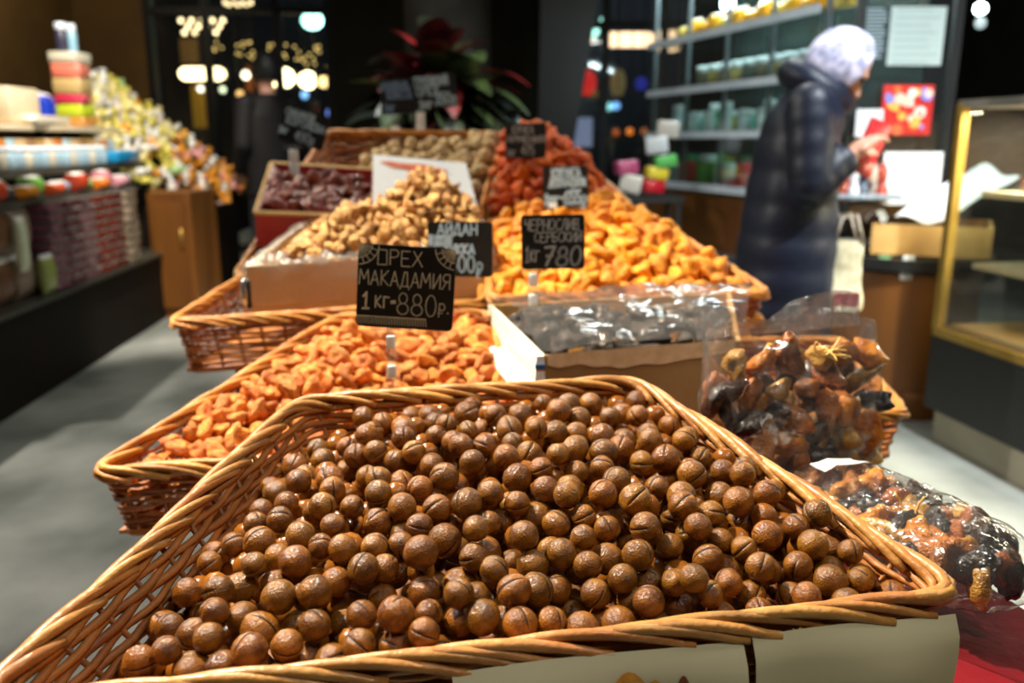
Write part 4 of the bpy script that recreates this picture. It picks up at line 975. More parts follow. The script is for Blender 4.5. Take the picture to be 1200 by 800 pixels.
sp = [(.08 + k * .1, .16 + .1 * (k % 2), 1.25, .08, .08, .13 + .05 * (k % 3 == 0), ['#c8dce0', '#6ab0a0', '#b8c8cc', '#3a8060', '#d8e4e8', '#8a9030'][k % 6], None) for k in range(17)]
packs('pale_jar', sp, 'pale or green jar in the row on the third glass shelf', 'jar', 'jars on the third glass shelf', 'jar')
sp = [(.08 + k * .115, .12 + .08 * (k % 2), .945, .1, .08, .13 + .04 * (k % 2), ['#c8d8dc', '#3c8a5c', '#c8402c', '#e0e8ec', '#5aa038', '#7a4a2c'][k % 6], None) for k in range(15)]
packs('coloured_packet', sp, 'small coloured packet on the lowest glass shelf', 'packet', 'packets on the lowest glass shelf', 'box')
# stacked packets at the near left end of that cabinet
b0 = P(770, 225, 5.2); e = empty('corner_table', (b0.x, b0.y, 0), 'small dark table holding bright packets left of the glass cabinet', 'table')
MB().box((b0.x - .08, b0.y, .86), (.42, .4, .03)).build('table_top', M_dark, e, smooth=False)
for i in (-1, 1):
    for j in (-1, 1): MB().box((b0.x - .08 + i * .18, b0.y + j * .17, .42), (.03, .03, .85)).build('leg', M_dark, e, smooth=False)
for k, (dx, dz, c, s, lab) in enumerate([(-.04, .02, '#c01c2c', .08, 'red'), (-.02, .1, '#e0c83c', .07, 'yellow'), (.03, .17, '#5ab45a', .07, 'green'), (-.17, .02, '#d8d0c4', .11, 'cream'), (-.2, .13, '#b8507a', .08, 'magenta'), (-.02, .25, '#d8dce0', .1, 'white'), (.04, .34, '#c8c0b8', .1, 'grey')]):
    MB().box((b0.x + dx, b0.y - .05, .875 + dz + s / 2), (.13, .1, s), rot(0, g.uniform(-12, 12), g.uniform(-15, 15)), bev=.01).build('sweets_packet', plain(c, .2, .6), label=lab + ' packet on the small table left of the glass cabinet', cat='packet')

# ------------------------------------------------------------------ counter with notices and papers (right)
c0 = P(1040, 300, 3.9); cz = c0.z + .06
e = empty('round_counter', (c0.x + .05, c0.y + .25, 0), 'curved brown wooden counter behind the brass showcase', 'counter')
pf = [(.02, .0), (.34, .0), (.34, .1), (.32, .12), (.32, cz - .1), (.34, cz - .1)]
MB().lathe(pf, (c0.x + .1, c0.y + .03, 0), 40).build('body', M_wood, e, auto=True)
MB().lathe([(.36, cz - .09), (.36, cz - .04)], (c0.x + .1, c0.y + .03, 0), 40).build('top', M_dark, e, auto=True)
for k, (x, y, c) in enumerate(((1053, 312, '#6a9a6a'), (1076, 310, '#c8ccd0'), (1075, 325, '#c8ccd0'))):
    p = P(x, y, 3.55); MB().box((p.x, c0.y + .03 - math.sqrt(max(.01, .32 ** 2 - (p.x - c0.x - .1) ** 2)) - .004, p.z), (.05, .01, .05), bev=.003).build('sticker', plain(c), e)
# wooden crate of white paper
k0 = [P(1020, 290, 3.75), P(1162, 292, 3.55), P(1162, 255, 3.9), P(1024, 250, 4.15)]
kz = cz - .03
kq = [Vector((p.x, p.y, kz)) for p in k0]
e = openbox('wooden_crate', 'pale wooden crate of white wrapping paper on the round counter', 'crate', [p + Vector((0, 0, .13)) for p in kq], .13, [M_woodl, M_woodl, M_wood, M_wood], th=.015)['e']
def ppf(u, v, p): return p + Vector((0, 0, .02 + .30 * max(0, v - .15) + .02 * math.sin(u * 9 + v * 4)))
q = [P(1048, 254, 3.78), P(1112, 262, 3.68), P(1196, 206, 3.85), P(1150, 188, 4.0)]
sheet('white_paper_sheet', q, lambda u, v, p: p + Vector((0, 0, .012 * math.sin(u * 8) + .015 * math.sin(v * 5))), M_white, None, 20, 20, label='large white sheet of wrapping paper sloping out of the crate', cat='paper')
q = [P(1012, 275, 3.85), P(1032, 280, 3.8), P(1040, 255, 4.0), P(1024, 250, 4.05)]
sheet('crumpled_paper', [Vector((p.x, p.y, kz + .06)) for p in q], lambda u, v, p: p + Vector((0, 0, .11 * math.sin(math.pi * (u * .6 + .2)) + .02 * nz(p, 20))), M_white, None, 16, 16, label='white paper crumpled over the left end of the crate', cat='paper')
# notices on a glass screen
ns = empty('notice_screen', P(1070, 300, 3.92), 'dark framed glass screen carrying notices above the round counter', 'screen')
def qbox(x0, y0, x1, y1, d, th=.01):
    a, b = P(x0, y1, d), P(x1, y0, d); yy = (a.y + b.y) / 2
    return ((a.x + b.x) / 2, yy, (a.z + b.z) / 2), (b.x - a.x, th, b.z - a.z)
c, s = qbox(1000, -60, 1112, 300, 3.92); MB().box(c, s).build('pane', M_glass, ns, smooth=False)
for x in (1000, 1112):
    c, s = qbox(x - 5, -60, x + 5, 300, 3.93, .03); MB().box(c, s).build('post', M_dark, ns, smooth=False)
def notice(x0, y0, x1, y1, mt, label, extra):
    c, s = qbox(x0, y0, x1, y1, 3.89, .004); e = empty('notice', Vector(c) - Vector((0, 0, s[2] / 2)), label, 'notice')
    MB().box(c, s).build('sheet', mt, e, smooth=False); extra(e, c, s)
def textlines(n, mt, wfrac=.86, h=.35):
    def f(e, c, s):
        gg = random.Random(n)
        for k in range(n):
            w = s[0] * wfrac * gg.uniform(.75, 1); z = c[2] + s[2] * (.44 - .88 * k / (n - 1 if n > 1 else 1))
            MB().box((c[0] - (s[0] * wfrac - w) / 2, c[1] - .004, z), (w, .002, s[2] / n * h)).build('text_line', mt, e, smooth=False)
    return f
M_ink = mat('grey_ink', '#a0a6ac', None, .7)
notice(1042, 9, 1106, 76, M_white, 'large white notice at the top of the glass screen', textlines(8, mat('faint_ink', '#c4cacd', None, .7), .8, .2))
notice(1034, 178, 1102, 240, M_white, 'white notice low on the glass screen above the crate', textlines(6, mat('faint_ink', '#c4cacd', None, .7), .8, .2))
notice(1012, 8, 1040, 70, plain('#3a4048'), 'narrow dark price list beside the large white notice', textlines(14, mat('list_ink', '#c0c8d4', None, .7), .9, .5))
def poster(e, c, s):
    gg = random.Random(3)
    for k in range(26):
        x = c[0] + s[0] * gg.uniform(-.42, .42); z = c[2] + s[2] * gg.uniform(-.42, .42); r = gg.uniform(.008, .028)
        MB().lathe([(r, 0), (r, .003)], (x, c[1] - .003 - k * .0002, z), 14, rot(90, 0, 0)).build('print', plain(['#e8b050', '#f0e0d0', '#8088d8', '#e06838', '#f4c8b0'][k % 5], .5, 0), e, smooth=False)
notice(1033, 100, 1092, 158, plain('#c8241c', .5, 0), 'red poster with blue and gold blobs on the glass screen', poster)
notice(1003, 128, 1034, 160, M_white, 'small white notice just behind the red folder', lambda *a: None)
# goods behind the woman's arm
for k in range(10):
    p = P(990 + (k % 5) * 11, 200 + (k // 5) * 22, 3.84 + .03 * (k % 3)); cI = ['#c85838', '#d8d8e0', '#3a4a60', '#c8b0a0', '#a83a2c'][k % 5]
    MB().lathe([(.02, 0), (.024, .01), (.024, .06), (.015, .07), (.015, .085)], (p.x, p.y, p.z - .05), 12).build('small_jar', plain(cI, .2, .6), label='small coloured jar between the woman and the low white notice', cat='jar', group='jars beside the low notice')
p = P(1010, 262, 3.84); MB().box((p.x, p.y + .02, p.z - .09), (.3, .14, .03)).build('jar_shelf', plain('#8a94a0', .3), label='pale shelf carrying the small jars behind the woman', cat='shelf')
p2 = P(1010, 222, 3.84); MB().box((p.x, p.y + .02, p2.z - .03), (.3, .14, .02)).build('jar_shelf', plain('#8a94a0', .3), label='upper pale shelf carrying the small jars behind the woman', cat='shelf')

# ------------------------------------------------------------------ brass showcase at the right edge
sa, sb = P(1078, 512, 3.55), P(1200, 580, 2.98); sa.z = sb.z = 0
SE = (sb - sa).normalized(); SN = Vector((-SE.y, SE.x, 0))
if SN.x < 0: SN = -SN
SR = Matrix((SE, SN, Vector((0, 0, 1)))).transposed(); SLn = 1.5; SD = .6
def SP(a, n, z): return sa + SE * a + SN * n + Vector((0, 0, z))
sc_ = empty('showcase', SP(SLn / 2, SD / 2, 0), 'brass-framed glass showcase on a black base at the right edge', 'showcase')
MB().box(SP(SLn / 2, SD / 2, .07), (SLn - .08, SD - .05, .14), SR).build('plinth', mat('beige_plinth', '#9a927c', '#aba38c', .5, 4), sc_, smooth=False)
MB().box(SP(SLn / 2, SD / 2, .29), (SLn, SD, .30), SR).build('base', M_dark, sc_, smooth=False)
MB().box(SP(SLn / 2, SD / 2, .455), (SLn, SD, .035), SR).build('sill', M_brass, sc_, smooth=False)
for a in (.015, SLn - .015):
    for n in (.015, SD - .015): MB().box(SP(a, n, .90), (.035, .035, .87), SR).build('post', M_brass, sc_, smooth=False)
for z in (.72, 1.0): MB().box(SP(SLn / 2, SD / 2 + .04, z), (SLn - .06, SD - .16, .022), SR).build('shelf', mat('case_shelf', '#b7a98c', '#c9bca0', .4, 5), sc_, smooth=False)
MB().box(SP(SLn / 2, SD / 2, 1.335), (SLn, SD, .03), SR).build('top', mat('case_top', '#6a665c', '#7c786c', .4, 5), sc_, smooth=False)
MB().box(SP(SLn / 2, SD - .02, .9), (SLn, .01, .85), SR).build('back_panel', M_wood, sc_, smooth=False)
MB().box(SP(SLn / 2, .005, .9), (SLn - .06, .006, .84), SR).build('front_pane', M_glass, sc_, smooth=False)
MB().box(SP(.005, SD / 2, .9), (.006, SD - .06, .84), SR).build('side_pane', M_glass, sc_, smooth=False)
MB().box(SP(SLn / 2, SD / 2, .482), (SLn - .08, SD - .1, .012), SR).build('floor_panel', M_woodl, sc_, smooth=False)
sl = lamp('showcase_strip', 'AREA', SP(SLn / 2, SD / 2 - .1, 1.31), SP(SLn / 2, SD / 2, 0), 60, (1, .86, .62), .3); sl.data.shape = 'RECTANGLE'; sl.data.size = 1.2; sl.data.size_y = .08
sl.rotation_euler = (0, 0, math.atan2(SE.y, SE.x))
LO, LE, LN, LR = sa, SE, SN, SR
def LP(a, n, z): return SP(a, n, z)
packs('pastry_tray', [(.25 + k * .26, .3, 1.012, .2, .22, .05, c, l) for k, (c, l) in enumerate((('#8a3a30', 'maroon pastry tray on the upper showcase shelf'), ('#a8a4a8', 'grey pastry tray on the upper showcase shelf'), ('#c8803a', 'golden pastry tray on the upper showcase shelf')))], '', 'tray', None, 'box')
packs('carton', [(.15, .3, 1.352, .12, .1, .16, '#7a808a', 'grey card stand on top of the showcase'), (.42, .3, 1.352, .2, .14, .1, '#8a4a1c', 'brown carton on top of the showcase'), (.7, .3, 1.352, .2, .14, .14, '#6a3018', 'dark brown carton on top of the showcase'), (.30, .2, 1.352, .1, .1, .06, '#5a4a6a', 'violet packet on top of the showcase')], '', 'carton', None, 'box')

# ------------------------------------------------------------------ potted plant behind the stall
pp = P(515, 100, 4.4); pot = empty('potted_plant', (pp.x, pp.y, 0), 'large dark potted plant with red and green leaves before the column', 'plant')
MB().lathe([(.2, 0), (.24, .03), (.28, .6), (.27, .62), (.2, .6)], (pp.x, pp.y, 0), 24).build('pot', plain('#1a1816', .5), pot, auto=True)
MB().tube([Vector((pp.x, pp.y, .55)), Vector((pp.x + .02, pp.y, .9)), Vector((pp.x, pp.y, 1.25))], [.03, .025, .015], 8).build('stem', plain('#3a3218'), pot)
lf = [mat('leaf_%d' % k, a, b, .4, 8) for k, (a, b) in enumerate((('#16220e', '#2c3c18'), ('#4a0f12', '#7a1c1c'), ('#5a6a24', '#7f8c34'), ('#5a7068', '#7c9088'), ('#0e120c', '#1c2414'), ('#2a0c0e', '#4a1414')))]
g2 = random.Random(9)
for k in range(190):
    az = g2.uniform(0, 6.28); el = g2.uniform(-.5, 1.25); L = g2.uniform(.24, .38); wd = L * .24
    o = Vector((pp.x + g2.uniform(-.08, .08), pp.y + g2.uniform(-.08, .08), g2.uniform(1.1, 1.52)))
    d = Vector((math.cos(az) * math.cos(el), math.sin(az) * math.cos(el), math.sin(el))); sd = d.cross(Vector((0, 0, 1))).normalized(); up = sd.cross(d)
    o = o + d * g2.uniform(.03, .16)
    m = MB()
    def f(u, v):
        t = u; w = wd * math.sin(math.pi * min(1, t * .92 + .06)) ** .8; s = (v - .5) * 2
        return o + d * (L * t) + sd * (s * w) + up * (-.25 * L * t * t + .25 * w * abs(s)) - Vector((0, 0, .2 * L * t * t))
    m.grid(f, 8, 4); m.build('leaf', lf[g2.choice((1, 1, 5, 4, 0) if o.z > 1.42 else (0, 0, 2, 3, 4, 4, 5, 2))], pot)

# ------------------------------------------------------------------ people
def head(mb, c, fw, s=1.0):
    # c: centre, fw: facing direction (unit, may tilt)
    sd = fw.cross(Vector((0, 0, 1))).normalized(); up = sd.cross(fw); R = Matrix((fw, -sd, up)).transposed()
    mb.ell(c, (.098 * s, .078 * s, .118 * s), R, 20, 14)
    mb.ell(c + fw * .045 * s - up * .06 * s, (.055 * s, .052 * s, .06 * s), R)          # jaw
    mb.cap(c + fw * .092 * s + up * .005 * s, c + fw * .115 * s - up * .028 * s, .012 * s, .016 * s)   # nose
    mb.cap(c + fw * .088 * s + up * .03 * s - sd * .03 * s, c + fw * .088 * s + up * .03 * s + sd * .03 * s, .012 * s, .012 * s)   # brow
    mb.cap(c + fw * .092 * s - up * .058 * s - sd * .018 * s, c + fw * .092 * s - up * .058 * s + sd * .018 * s, .008 * s, .008 * s)   # lips
    for q in (-1, 1): mb.ell(c + sd * q * .08 * s - fw * .01 * s, (.022 * s, .01 * s, .034 * s), R, 10, 8)
    return sd, up, R
def hand(mb, w, d, palm_n):       # wrist, direction, palm normal; five bent fingers
    d = d.normalized(); s = d.cross(palm_n).normalized(); n = s.cross(d)
    mb.cap(w, w + d * .045, .026, .03); mb.cap(w + d * .04 - s * .022, w + d * .085 - s * .026, .018, .016); mb.cap(w + d * .04 + s * .022, w + d * .085 + s * .024, .018, .016)
    for k, L in enumerate((.062, .072, .068, .052)):
        b = w + d * .085 + s * ((k - 1.5) * .021); j = b + d * L * .5 - n * .006; t = j + (d * .6 - n * .8).normalized() * L * .5
        mb.cap(b, j, .0095, .009); mb.cap(j, t, .009, .008)
    b = w + d * .03 - s * .034; j = b + (d * .7 - s * .5 - n * .3).normalized() * .035; mb.cap(b, j, .012, .011); mb.cap(j, j + (d * .9 - n * .4).normalized() * .028, .011, .009)
M_skin = mat('skin', '#b98268', '#c9947a', .5, 6, sss=.1)
def person(o, fw, J, label, coat_mat, coat_r, trouser, rings, hood=None, hair=None, quilt=True):
    e = empty('person', (o.x, o.y, 0), label, 'person')
    lf_ = Vector((-fw.y, fw.x, 0))
    def Q(p): return Vector((o.x, o.y, 0)) + fw * p[0] + lf_ * p[1] + Vector((0, 0, p[2]))
    b = MB(); hc = Q(J['head']); hf = (fw * math.cos(J['nod']) - Vector((0, 0, math.sin(J['nod'])))).normalized()
    if 'turn' in J: hf = Matrix.Rotation(J['turn'], 3, 'Z') @ hf
    sd, up, R = head(b, hc, hf)
    b.cap(Q(J['neck']), hc - Vector((0, 0, .06)), .058, .052); b.cap(Q(J['chest']), Q(J['neck']), .10, .065); b.cap(Q(J['pelvis']), Q(J['chest']), .115, .105)
    for k in ('l', 'r'):
        sh, el, wr = Q(J['sh' + k]), Q(J['el' + k]), Q(J['wr' + k])
        b.cap(Q(J['chest']) + Vector((0, 0, .08)), sh, .07, .06); b.cap(sh, el, .05, .042); b.cap(el, wr, .042, .028); hand(b, wr, wr - el, Vector(J.get('palm' + k, (0, 0, 1))))
        hp, kn, an = Q(J['hp' + k]), Q(J['kn' + k]), Q(J['an' + k]); b.cap(Q(J['pelvis']), hp, .105, .095); b.cap(hp, kn, .085, .058); b.cap(kn, an, .058, .04); b.cap(an - Vector((0, 0, .03)), an + fw * .15 - Vector((0, 0, .04)), .04, .032)
    remesh(b, 'body', M_skin, .0065, e, 2)
    for q in (-1, 1):
        ey = MB(); ey.ell(hc + hf * .086 + sd * q * .032 + up * .012, (.012, .012, .01), R, 10, 8); ey.build('eye', plain('#181210', .1), e)
    c = MB(); prof = []
    for t in range(len(rings) - 1):
        (z0, x0, a0, b0_), (z1, x1, a1, b1_) = rings[t], rings[t + 1]
        nsub = max(2, int(abs(z1 - z0) / .0125))
        for s in range(nsub):
            f = s / nsub; z = z0 + (z1 - z0) * f; pu = .006 * abs(math.sin(z * math.pi / .11)) if quilt else .002 * nz((z * 9, 0, 0))
            prof.append((z, x0 + (x1 - x0) * f, a0 + (a1 - a0) * f + pu, b0_ + (b1_ - b0_) * f + pu))
    n = 40; vs = []; fs = []
    for z, x, a, bb in prof:
        for j in range(n):
            t = 2 * math.pi * j / n; w = .008 * nz((math.cos(t) * 2, math.sin(t) * 2, z * 4)); vs.append(Q((x + (a + w) * math.cos(t), (bb + w) * math.sin(t), z)))
    m_ = len(prof)
    for i in range(m_ - 1):
        for j in range(n): fs.append((i * n + j, i * n + (j + 1) % n, (i + 1) * n + (j + 1) % n, (i + 1) * n + j))
    fs.append(tuple(range(n))[::-1]); fs.append(tuple((m_ - 1) * n + j for j in range(n))); c.add(vs, fs)
    for k in ('l', 'r'):
        sh, el, wr = Q(J['sh' + k]), Q(J['el' + k]), Q(J['wr' + k]); path = []; rr = []
        for p, q, ra, rb in ((sh, el, coat_r, coat_r * .9), (el, wr, coat_r * .9, coat_r * .68)):
            for s in range(14):
                f = s / 13; path.append(p.lerp(q, f)); rr.append(ra + (rb - ra) * f + (.005 * abs(math.sin(s * math.pi / 4.3)) if quilt else .002))
        c.tube(path, rr, 16); c.ell(sh, (coat_r * 1.05,) * 3); c.ell(el, (coat_r * .93,) * 3)
    remesh(c, 'coat', coat_mat, .011, e, 2)
    t = MB()
    for k in ('l', 'r'): t.cap(Q(J['hp' + k]), Q(J['kn' + k]), .1, .078); t.cap(Q(J['kn' + k]), Q(J['an' + k]) + Vector((0, 0, .05)), .078, .065)
    remesh(t, 'trousers', trouser, .012, e, 2)
    for k in ('l', 'r'):
        s = MB(); an = Q(J['an' + k]); s.cap(an + Vector((0, 0, .02)), an - Vector((0, 0, .035)), .055, .052); s.cap(an - Vector((0, 0, .035)), an + fw * .16 - Vector((0, 0, .043)), .05, .042); remesh(s, 'shoe', plain('#0c0c0e', .4), .01, e, 2)
    return e, Q, hc, hf, sd, up, R
J = dict(head=(.125, 0, 1.455), nod=.78, neck=(.04, 0, 1.34), chest=(.0, 0, 1.2), pelvis=(-.02, 0, .88),
         shr=(.015, -.17, 1.31), elr=(.03, -.22, 1.06), wrr=(.15, -.17, 1.15), shl=(.03, .17, 1.31), ell=(.08, .21, 1.07), wrl=(.17, .1, 1.13),
         hpr=(-.02, -.09, .86), knr=(.0, -.09, .47), anr=(-.03, -.09, .08), hpl=(-.02, .09, .86), knl=(.03, .09, .47), anl=(.02, .09, .08), palmr=(0, 0, 1), palml=(0, 0, 1))
wo = P(922, 300, 3.1); wo = Vector((wo.x, wo.y, 0))
M_coat = mat('navy_coat', '#0b101e', '#131a2c', .5, 6, .15, 30, spec=.35)
rings = [(.32, -.01, .175, .23), (.6, -.01, .18, .235), (.85, -.005, .172, .23), (1.05, .0, .15, .21), (1.2, .01, .14, .21), (1.3, .03, .125, .19), (1.37, .06, .10, .13), (1.41, .08, .09, .10)]
e, Q, hc, hf, sd, up, R = person(wo, Vector((.985, -.17, 0)).normalized(), J, 'woman-length navy quilted coat and pale lilac headscarf, head bowed, holding a red folder', M_coat, .075, plain('#0c0d12', .8, 0), rings)
e['label'] = 'person in long navy quilted coat and lilac headscarf holding a red folder'
# headscarf: covers crown, sides and nape, open at the face
hs = MB()
def sf(u, v):
    a = (u - .5) * 2 * math.radians(130); th = v * math.radians(150)
    d = Vector((-math.cos(a) * math.sin(th), math.sin(a) * math.sin(th), math.cos(th)))
    p = hc + R @ Vector((d.x * .115, d.y * .095, d.z * .130)); return p + (p - hc) * (.05 * nz(p, 18))
hs.grid(sf, 36, 24); hs.grid(lambda u, v: hc + (sf(u, v) - hc) * .94, 36, 24)
hs.build('headscarf', mat('lilac_scarf', '#8d8ea8', '#c9c4d8', .7, 26, .2, 50, ramp=(.42, .6)), e)
cl_ = MB(); cp = [Q((.055 + .085 * math.cos(t), .10 * math.sin(t), 1.375 - .055 * math.cos(t))) for t in [i * 2 * math.pi / 28 for i in range(28)]]
cl_.tube(cp, [.042 + .008 * max(0, -math.cos(i * 2 * math.pi / 28)) for i in range(28)], 12, True)
cl_.build('hood', M_coat, e)
# folder and tote
fp = P(1020, 172, 3.02)
fe = empty('red_folder', fp - Vector((0, 0, .1)), 'red folder held in both hands by the person in navy', 'folder')
Rf = rot(0, 22, 14)
MB().box(fp, (.085, .02, .19), Rf, bev=.004).build('cover', plain('#b8141f', .4), fe); MB().box(fp + Vector((-.02, -.013, -.075)), (.07, .008, .05), Rf).build('flap', plain('#c85048', .4), fe)
tp = P(988, 318, 3.0); te = empty('tote_bag', tp - Vector((0, 0, .12)), 'cream shopping bag hanging in front of the person in navy', 'bag')
m = MB()
def tf(u, v):
    t = u * 2 * math.pi; ct, s = math.cos(t), math.sin(t); p = tp + Vector((math.copysign(abs(ct) ** .5, ct) * (.065 - .01 * v), math.copysign(abs(s) ** .6, s) * .05 * (1 - .5 * v), -.13 + .24 * v)); return p + Vector((.01 * nz(p, 20), .01 * nz(p, 20, 4), 0))
m.grid(tf, 30, 14, wrap=True); m.add([tf(i / 30, 0) for i in range(30)], [tuple(range(30))[::-1]])
m.build('body', mat('cream_bag', '#b8ae8c', '#d8d0b4', .6, 30, .3, 40), te)
for s in (-.03, .03): MB().tube([tp + Vector((-.05, s, .1)), tp + Vector((-.03, s, .19)), tp + Vector((.02, s, .2)), tp + Vector((.05, s, .1))], .005, 6).build('handle', plain('#a89a8a'), te)
MB().box(tp + Vector((0, -.052, -.09)), (.09, .004, .05)).build('print', plain('#8a2c3c'), te, smooth=False)
# man by the door
mo = P(316, 150, 6.3); mo = Vector((mo.x, mo.y, 0))
Jm = dict(head=(.02, 0, 1.70), nod=.1, turn=-.0, neck=(0, 0, 1.52), chest=(0, 0, 1.34), pelvis=(0, 0, .95),
          shr=(0, -.19, 1.45), elr=(-.02, -.24, 1.17), wrr=(.12, -.2, .98), shl=(0, .19, 1.45), ell=(-.02, .24, 1.17), wrl=(.12, .2, .98),
          hpr=(0, -.09, .92), knr=(.02, -.1, .5), anr=(0, -.1, .08), hpl=(0, .09, .92), knl=(.04, .1, .5), anl=(.03, .1, .08), palmr=(0, 1, 0), palml=(0, -1, 0))
M_jk = mat('black_jacket', '#0f0c0c', '#171313', .7, 6, spec=.2)
rings = [(.80, 0, .15, .2), (1.0, 0, .15, .2), (1.2, 0, .15, .215), (1.38, 0, .14, .215), (1.48, 0, .11, .16), (1.55, 0, .08, .08)]
e, Q, hc, hf, sd, up, R = person(mo, Vector((-.75, .66, 0)), Jm, 'person with dark hair in a black jacket seen from behind near the lit windows', M_jk, .072, plain('#101014', .8, 0), rings, quilt=False)
hm = MB()
def hf_(u, v):
    a = (u - .5) * 2 * math.radians(125); th = v * math.radians(128)
    d = Vector((-math.cos(a) * math.sin(th), math.sin(a) * math.sin(th), math.cos(th))); p = hc + R @ Vector((d.x * .112, d.y * .09, d.z * .13)); return p + (p - hc) * .05 * nz(p, 40)
hm.grid(hf_, 30, 18); hm.build('hair', plain('#0d0a08', .6, 0), e)

# ------------------------------------------------------------------ outside the windows
def OP(x, y, d): return P(x, y, d)
MB().box((0, 19, 3.5), (30, .2, 7)).build('far_facade', mat('night_facade', '#0e1014', '#181b20', .9, 1), label='dark building front across the street beyond the windows', cat='building')
MB().box((0, 15.5, -.07), (30, 8, .1)).build('street', mat('asphalt', '#16171a', '#202226', .7, 4), label='dark street outside the windows', cat='street')
lamp('street_fill', 'POINT', (0.5, 14.5, 4.5), (0, 19, 2), 900, (.75, .85, 1.0), .3)  # unseen light added to brighten the facade and street
MB().box((0, 12.3, 3.6), (14, 3.2, .08)).build('street_canopy', M_dark, label='dark canopy over the pavement outside the windows', cat='canopy')
def hang(e, p): MB().tube([Vector(p), Vector((p[0], p[1], 3.56))], .006, 5).build('hanger', M_dark, e)
warm, warm2 = '#ffc98a', '#ffdca8'
def bulbs(name, pts, r, colr, strn, label, d, cat='lights', cord=True, post=None):
    ws = [OP(x, y, d) for x, y in pts]; e = empty(name, ws[0], label, cat)
    for w in ws: m = MB(); m.ell(w, (r, r, r), None, 10, 7); m.build('bulb', glow(colr, strn), e)
    if cord and len(ws) > 1: MB().tube(ws, .008, 5).build('cord', M_dark, e)
    hang(e, ws[len(ws) // 2])
    return e
gg = random.Random(31)
def cluster(cx, cy, w, h, n): return [(cx + gg.uniform(-w, w), cy + gg.uniform(-h, h)) for _ in range(n)]
bulbs('light_sign', [(212 + k * 4.1, 24 + 7 * ((k * 5) % 3)) for k in range(13)] , .035, warm2, 5, 'warm glowing sign letters high in the left window pane', 12.2)
bulbs('light_sign', [(264 + 5 * k, 3 + 4 * (k % 2)) for k in range(7)], .03, warm2, 4, 'row of warm bulbs at the top of the left window', 12.2)
def tubelamp(x0, y0, x1, y1, th, d, colr, s, label):
    a, b = OP(x0, (y0 + y1) / 2, d), OP(x1, (y0 + y1) / 2, d); r = (y1 - y0) / 2000 * d
    e = empty('lit_shopfront', (a + b) / 2, label, 'lit sign')
    m = MB(); m.cap(a + Vector((r, 0, 0)), b - Vector((r, 0, 0)), r, r); m.build('tube', glow(colr, s), e); MB().box((a + b) / 2 + Vector((0, .12, 0)), ((b - a).length, .06, r * 1.6)).build('housing', M_dark, e, smooth=False); hang(e, (a + b) / 2 + Vector((0, .12, 0)))
tubelamp(210, 79, 264, 94, .1, 12.5, '#ffe0a8', 7, 'long warm strip light in the left window pane')
tubelamp(314, 80, 345, 102, .1, 12.5, '#ffe4b0', 9, 'bright warm lamp right of the dark-haired person')
tubelamp(351, 84, 370, 104, .1, 12.5, '#ffe0a8', 9, 'bright warm lamp in the right pane of the left window')
tubelamp(372, 90, 392, 102, .1, 12.5, '#ffcf88', 4, 'dimmer warm lamp at the right of the left window')
tubelamp(705, 38, 767, 55, .1, 12.5, '#ffd0a8', 3.2, 'warm strip sign in the right window')
tubelamp(777, 36, 786, 60, .1, 12.5, '#ffc8a0', 2.5, 'short warm sign at the edge of the right window')
for k, (cx, cy, nn, lab) in enumerate(((250, 58, 14, 'leftmost'), (288, 57, 12, 'second'), (324, 60, 14, 'third'), (355, 64, 8, 'fourth'), (377, 66, 9, 'rightmost'))):
    bulbs('garland_ball', cluster(cx, cy, 11, 12, nn), .016, '#e8c070', 2.6, lab + ' small cluster of warm garland bulbs in the left window', 12.0, cord=False)
for k, (x, y, c, s, r, lab) in enumerate(((235, 104, '#fff0d8', 4, .045, 'white bulb under the strip light'), (261, 105, '#e8f0c8', 2.5, .045, 'pale green bulb under the strip light'), (288, 88, '#fff0d0', 5, .06, 'white bulb left of the dark-haired person'), (281, 110, '#f0b870', 2.5, .05, 'amber bulb beside the dark-haired person'), (279, 122, '#3858c8', 1.5, .05, 'deep blue bulb beside the dark-haired person'),
        (357, 111, '#88c0ff', 2.2, .055, 'pale blue bulb in the left window'), (401, 110, '#5888f0', 2.2, .055, 'blue bulb at the wall edge'), (387, 132, '#7890f0', 2.2, .055, 'violet-blue bulb above the back basket'), (391, 151, '#f0b010', 2.2, .05, 'amber bulb just above the back basket'), (397, 145, '#f0b010', 2, .05, 'amber bulb highest above the back basket'),
        (713, 125, '#90d8d8', 2, .055, 'pale teal bulb in the right window'), (722, 124, '#80b8ff', 2, .055, 'pale blue bulb in the right window'), (673, 124, '#e8a820', 1.8, .05, 'amber bulb beside the dark pillar'), (689, 159, '#f0c040', 2.2, .055, 'yellow bulb above the red fruit'), (738, 154, '#e07828', 1.5, .05, 'orange bulb in the right window'), (722, 155, '#a85018', 1.2, .05, 'dim orange bulb in the right window'), (755, 154, '#a05828', 1, .05, 'brownish bulb at the right window'), (707, 24, '#b8fff0', 2.2, .05, 'mint bulb near the top of the right window'), (695, 36, '#b0ffe8', 2.6, .09, 'mint lamp at the mullion of the right window'), (690, 46, '#ffc8a0', 2, .06, 'peach lamp under the mint lamp'))):
    p = OP(x, y, 12.3); e = empty('bulb_lamp', p, lab, 'bulb'); m = MB(); m.ell(p, (r, r, r), None, 12, 8); m.build('bulb', glow(c, s), e); MB().lathe([(.02, 0), (.02, .05)], (p.x, p.y, p.z + r * .9), 8).build('socket', M_dark, e); hang(e, (p.x, p.y, p.z + r))
p = OP(366, 24, 12); e = empty('street_lamp', Vector((p.x, p.y, 0)), 'cyan-white street lamp at the top of the left window', 'lamp')
m = MB(); m.ell(p, (.15, .15, .12), None, 16, 10); m.build('globe', glow('#b8fff4', 7), e); MB().tube([(p.x, p.y + .1, 0), (p.x, p.y + .1, p.z + .15), (p.x, p.y, p.z + .2)], .03, 8).build('pole', M_dark, e)
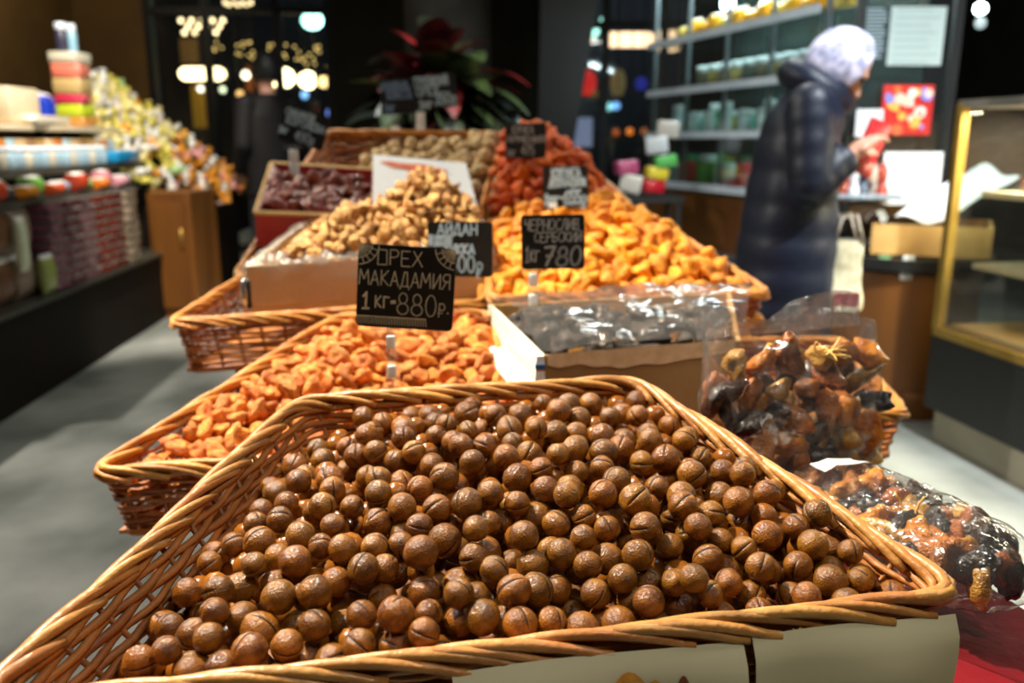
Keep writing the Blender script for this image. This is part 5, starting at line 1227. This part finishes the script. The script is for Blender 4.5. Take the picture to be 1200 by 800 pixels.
def lantern(x, y, d, rad, gm, label):
    c = OP(x, y, d); e = empty('lantern', c - Vector((0, 0, rad[2])), label, 'lantern'); m = MB(); m.ell(c, rad, None, 16, 12); m.build('shade', gm, e)
    for s_ in (-1, 1): MB().lathe([(rad[0] * .35, -.015), (rad[0] * .35, .015)], (c.x, c.y, c.z + s_ * rad[2]), 12).build('cap', M_dark, e)
    hang(e, c + Vector((0, 0, rad[2])))
lantern(397, 47, 12, (.09, .05, .2), glow('#b07a48', .8), 'dim orange lantern at the right of the left window')
lantern(685, 97, 12, (.17, .1, .19), glow('#c01008', 1.2), 'round red lantern in the right window')
lantern(724, 97, 12.2, (.11, .06, .2), glow('#8a7850', .5), 'tall oval beige lantern in the right window')
lantern(752, 98, 12.2, (.09, .06, .1), glow('#3038a0', .7), 'dim blue lantern in the right window')
c_, s_ = qbox(662, 138, 694, 172, 11.5); e = empty('lit_poster', (c_[0], c_[1], 0), 'pale lit poster stand behind the dark pillar', 'poster'); MB().box(c_, s_).build('panel', glow('#8088a8', .8), e, smooth=False); MB().box((c_[0], c_[1] + .03, c_[2] / 2), (.05, .04, c_[2])).build('post', M_dark, e, smooth=False)
for x, y, w, h, c, s, lab in ((233, 125, 16, 50, '#8a6410', .5, 'tall golden curtain strip in the left window'), (222, 60, 22, 30, '#7a5a2c', .35, 'dim brown round panel in the left window'), (292, 92, 10, 30, '#8a4418', .5, 'dim orange panel beside the dark-haired person')):
    c_, s_ = qbox(x - w / 2, y - h / 2, x + w / 2, y + h / 2, 13); e = empty('shop_panel', (c_[0], c_[1], 0), lab, 'panel'); MB().box(c_, s_, bev=.004).build('panel', glow(c, s), e); MB().box((c_[0], c_[1] + .03, c_[2] / 2), (.05, .04, c_[2])).build('post', M_dark, e, smooth=False)
for x, y, d, r, s, lab in ((853, 4, 7.5, .06, 14, 'bright white ceiling lamp above the glass cabinet'), (1149, 10, 6.5, .045, 14, 'bright white lamp in the dark upper right'), (1149, 27, 6.5, .04, .8, 'dim white lamp under the bright upper right lamp'), (874, 92, 7.5, 0, 0, '')):
    if not r: continue
    p = P(x, y, d); e = empty('hanging_lamp', p, lab, 'lamp'); m = MB(); m.ell(p, (r, r, r), None, 14, 9); m.build('globe', glow('#e8ffff', s), e); MB().tube([p + Vector((0, 0, r)), Vector((p.x, p.y, 3.3))], .008, 6).build('cord', M_dark, e)
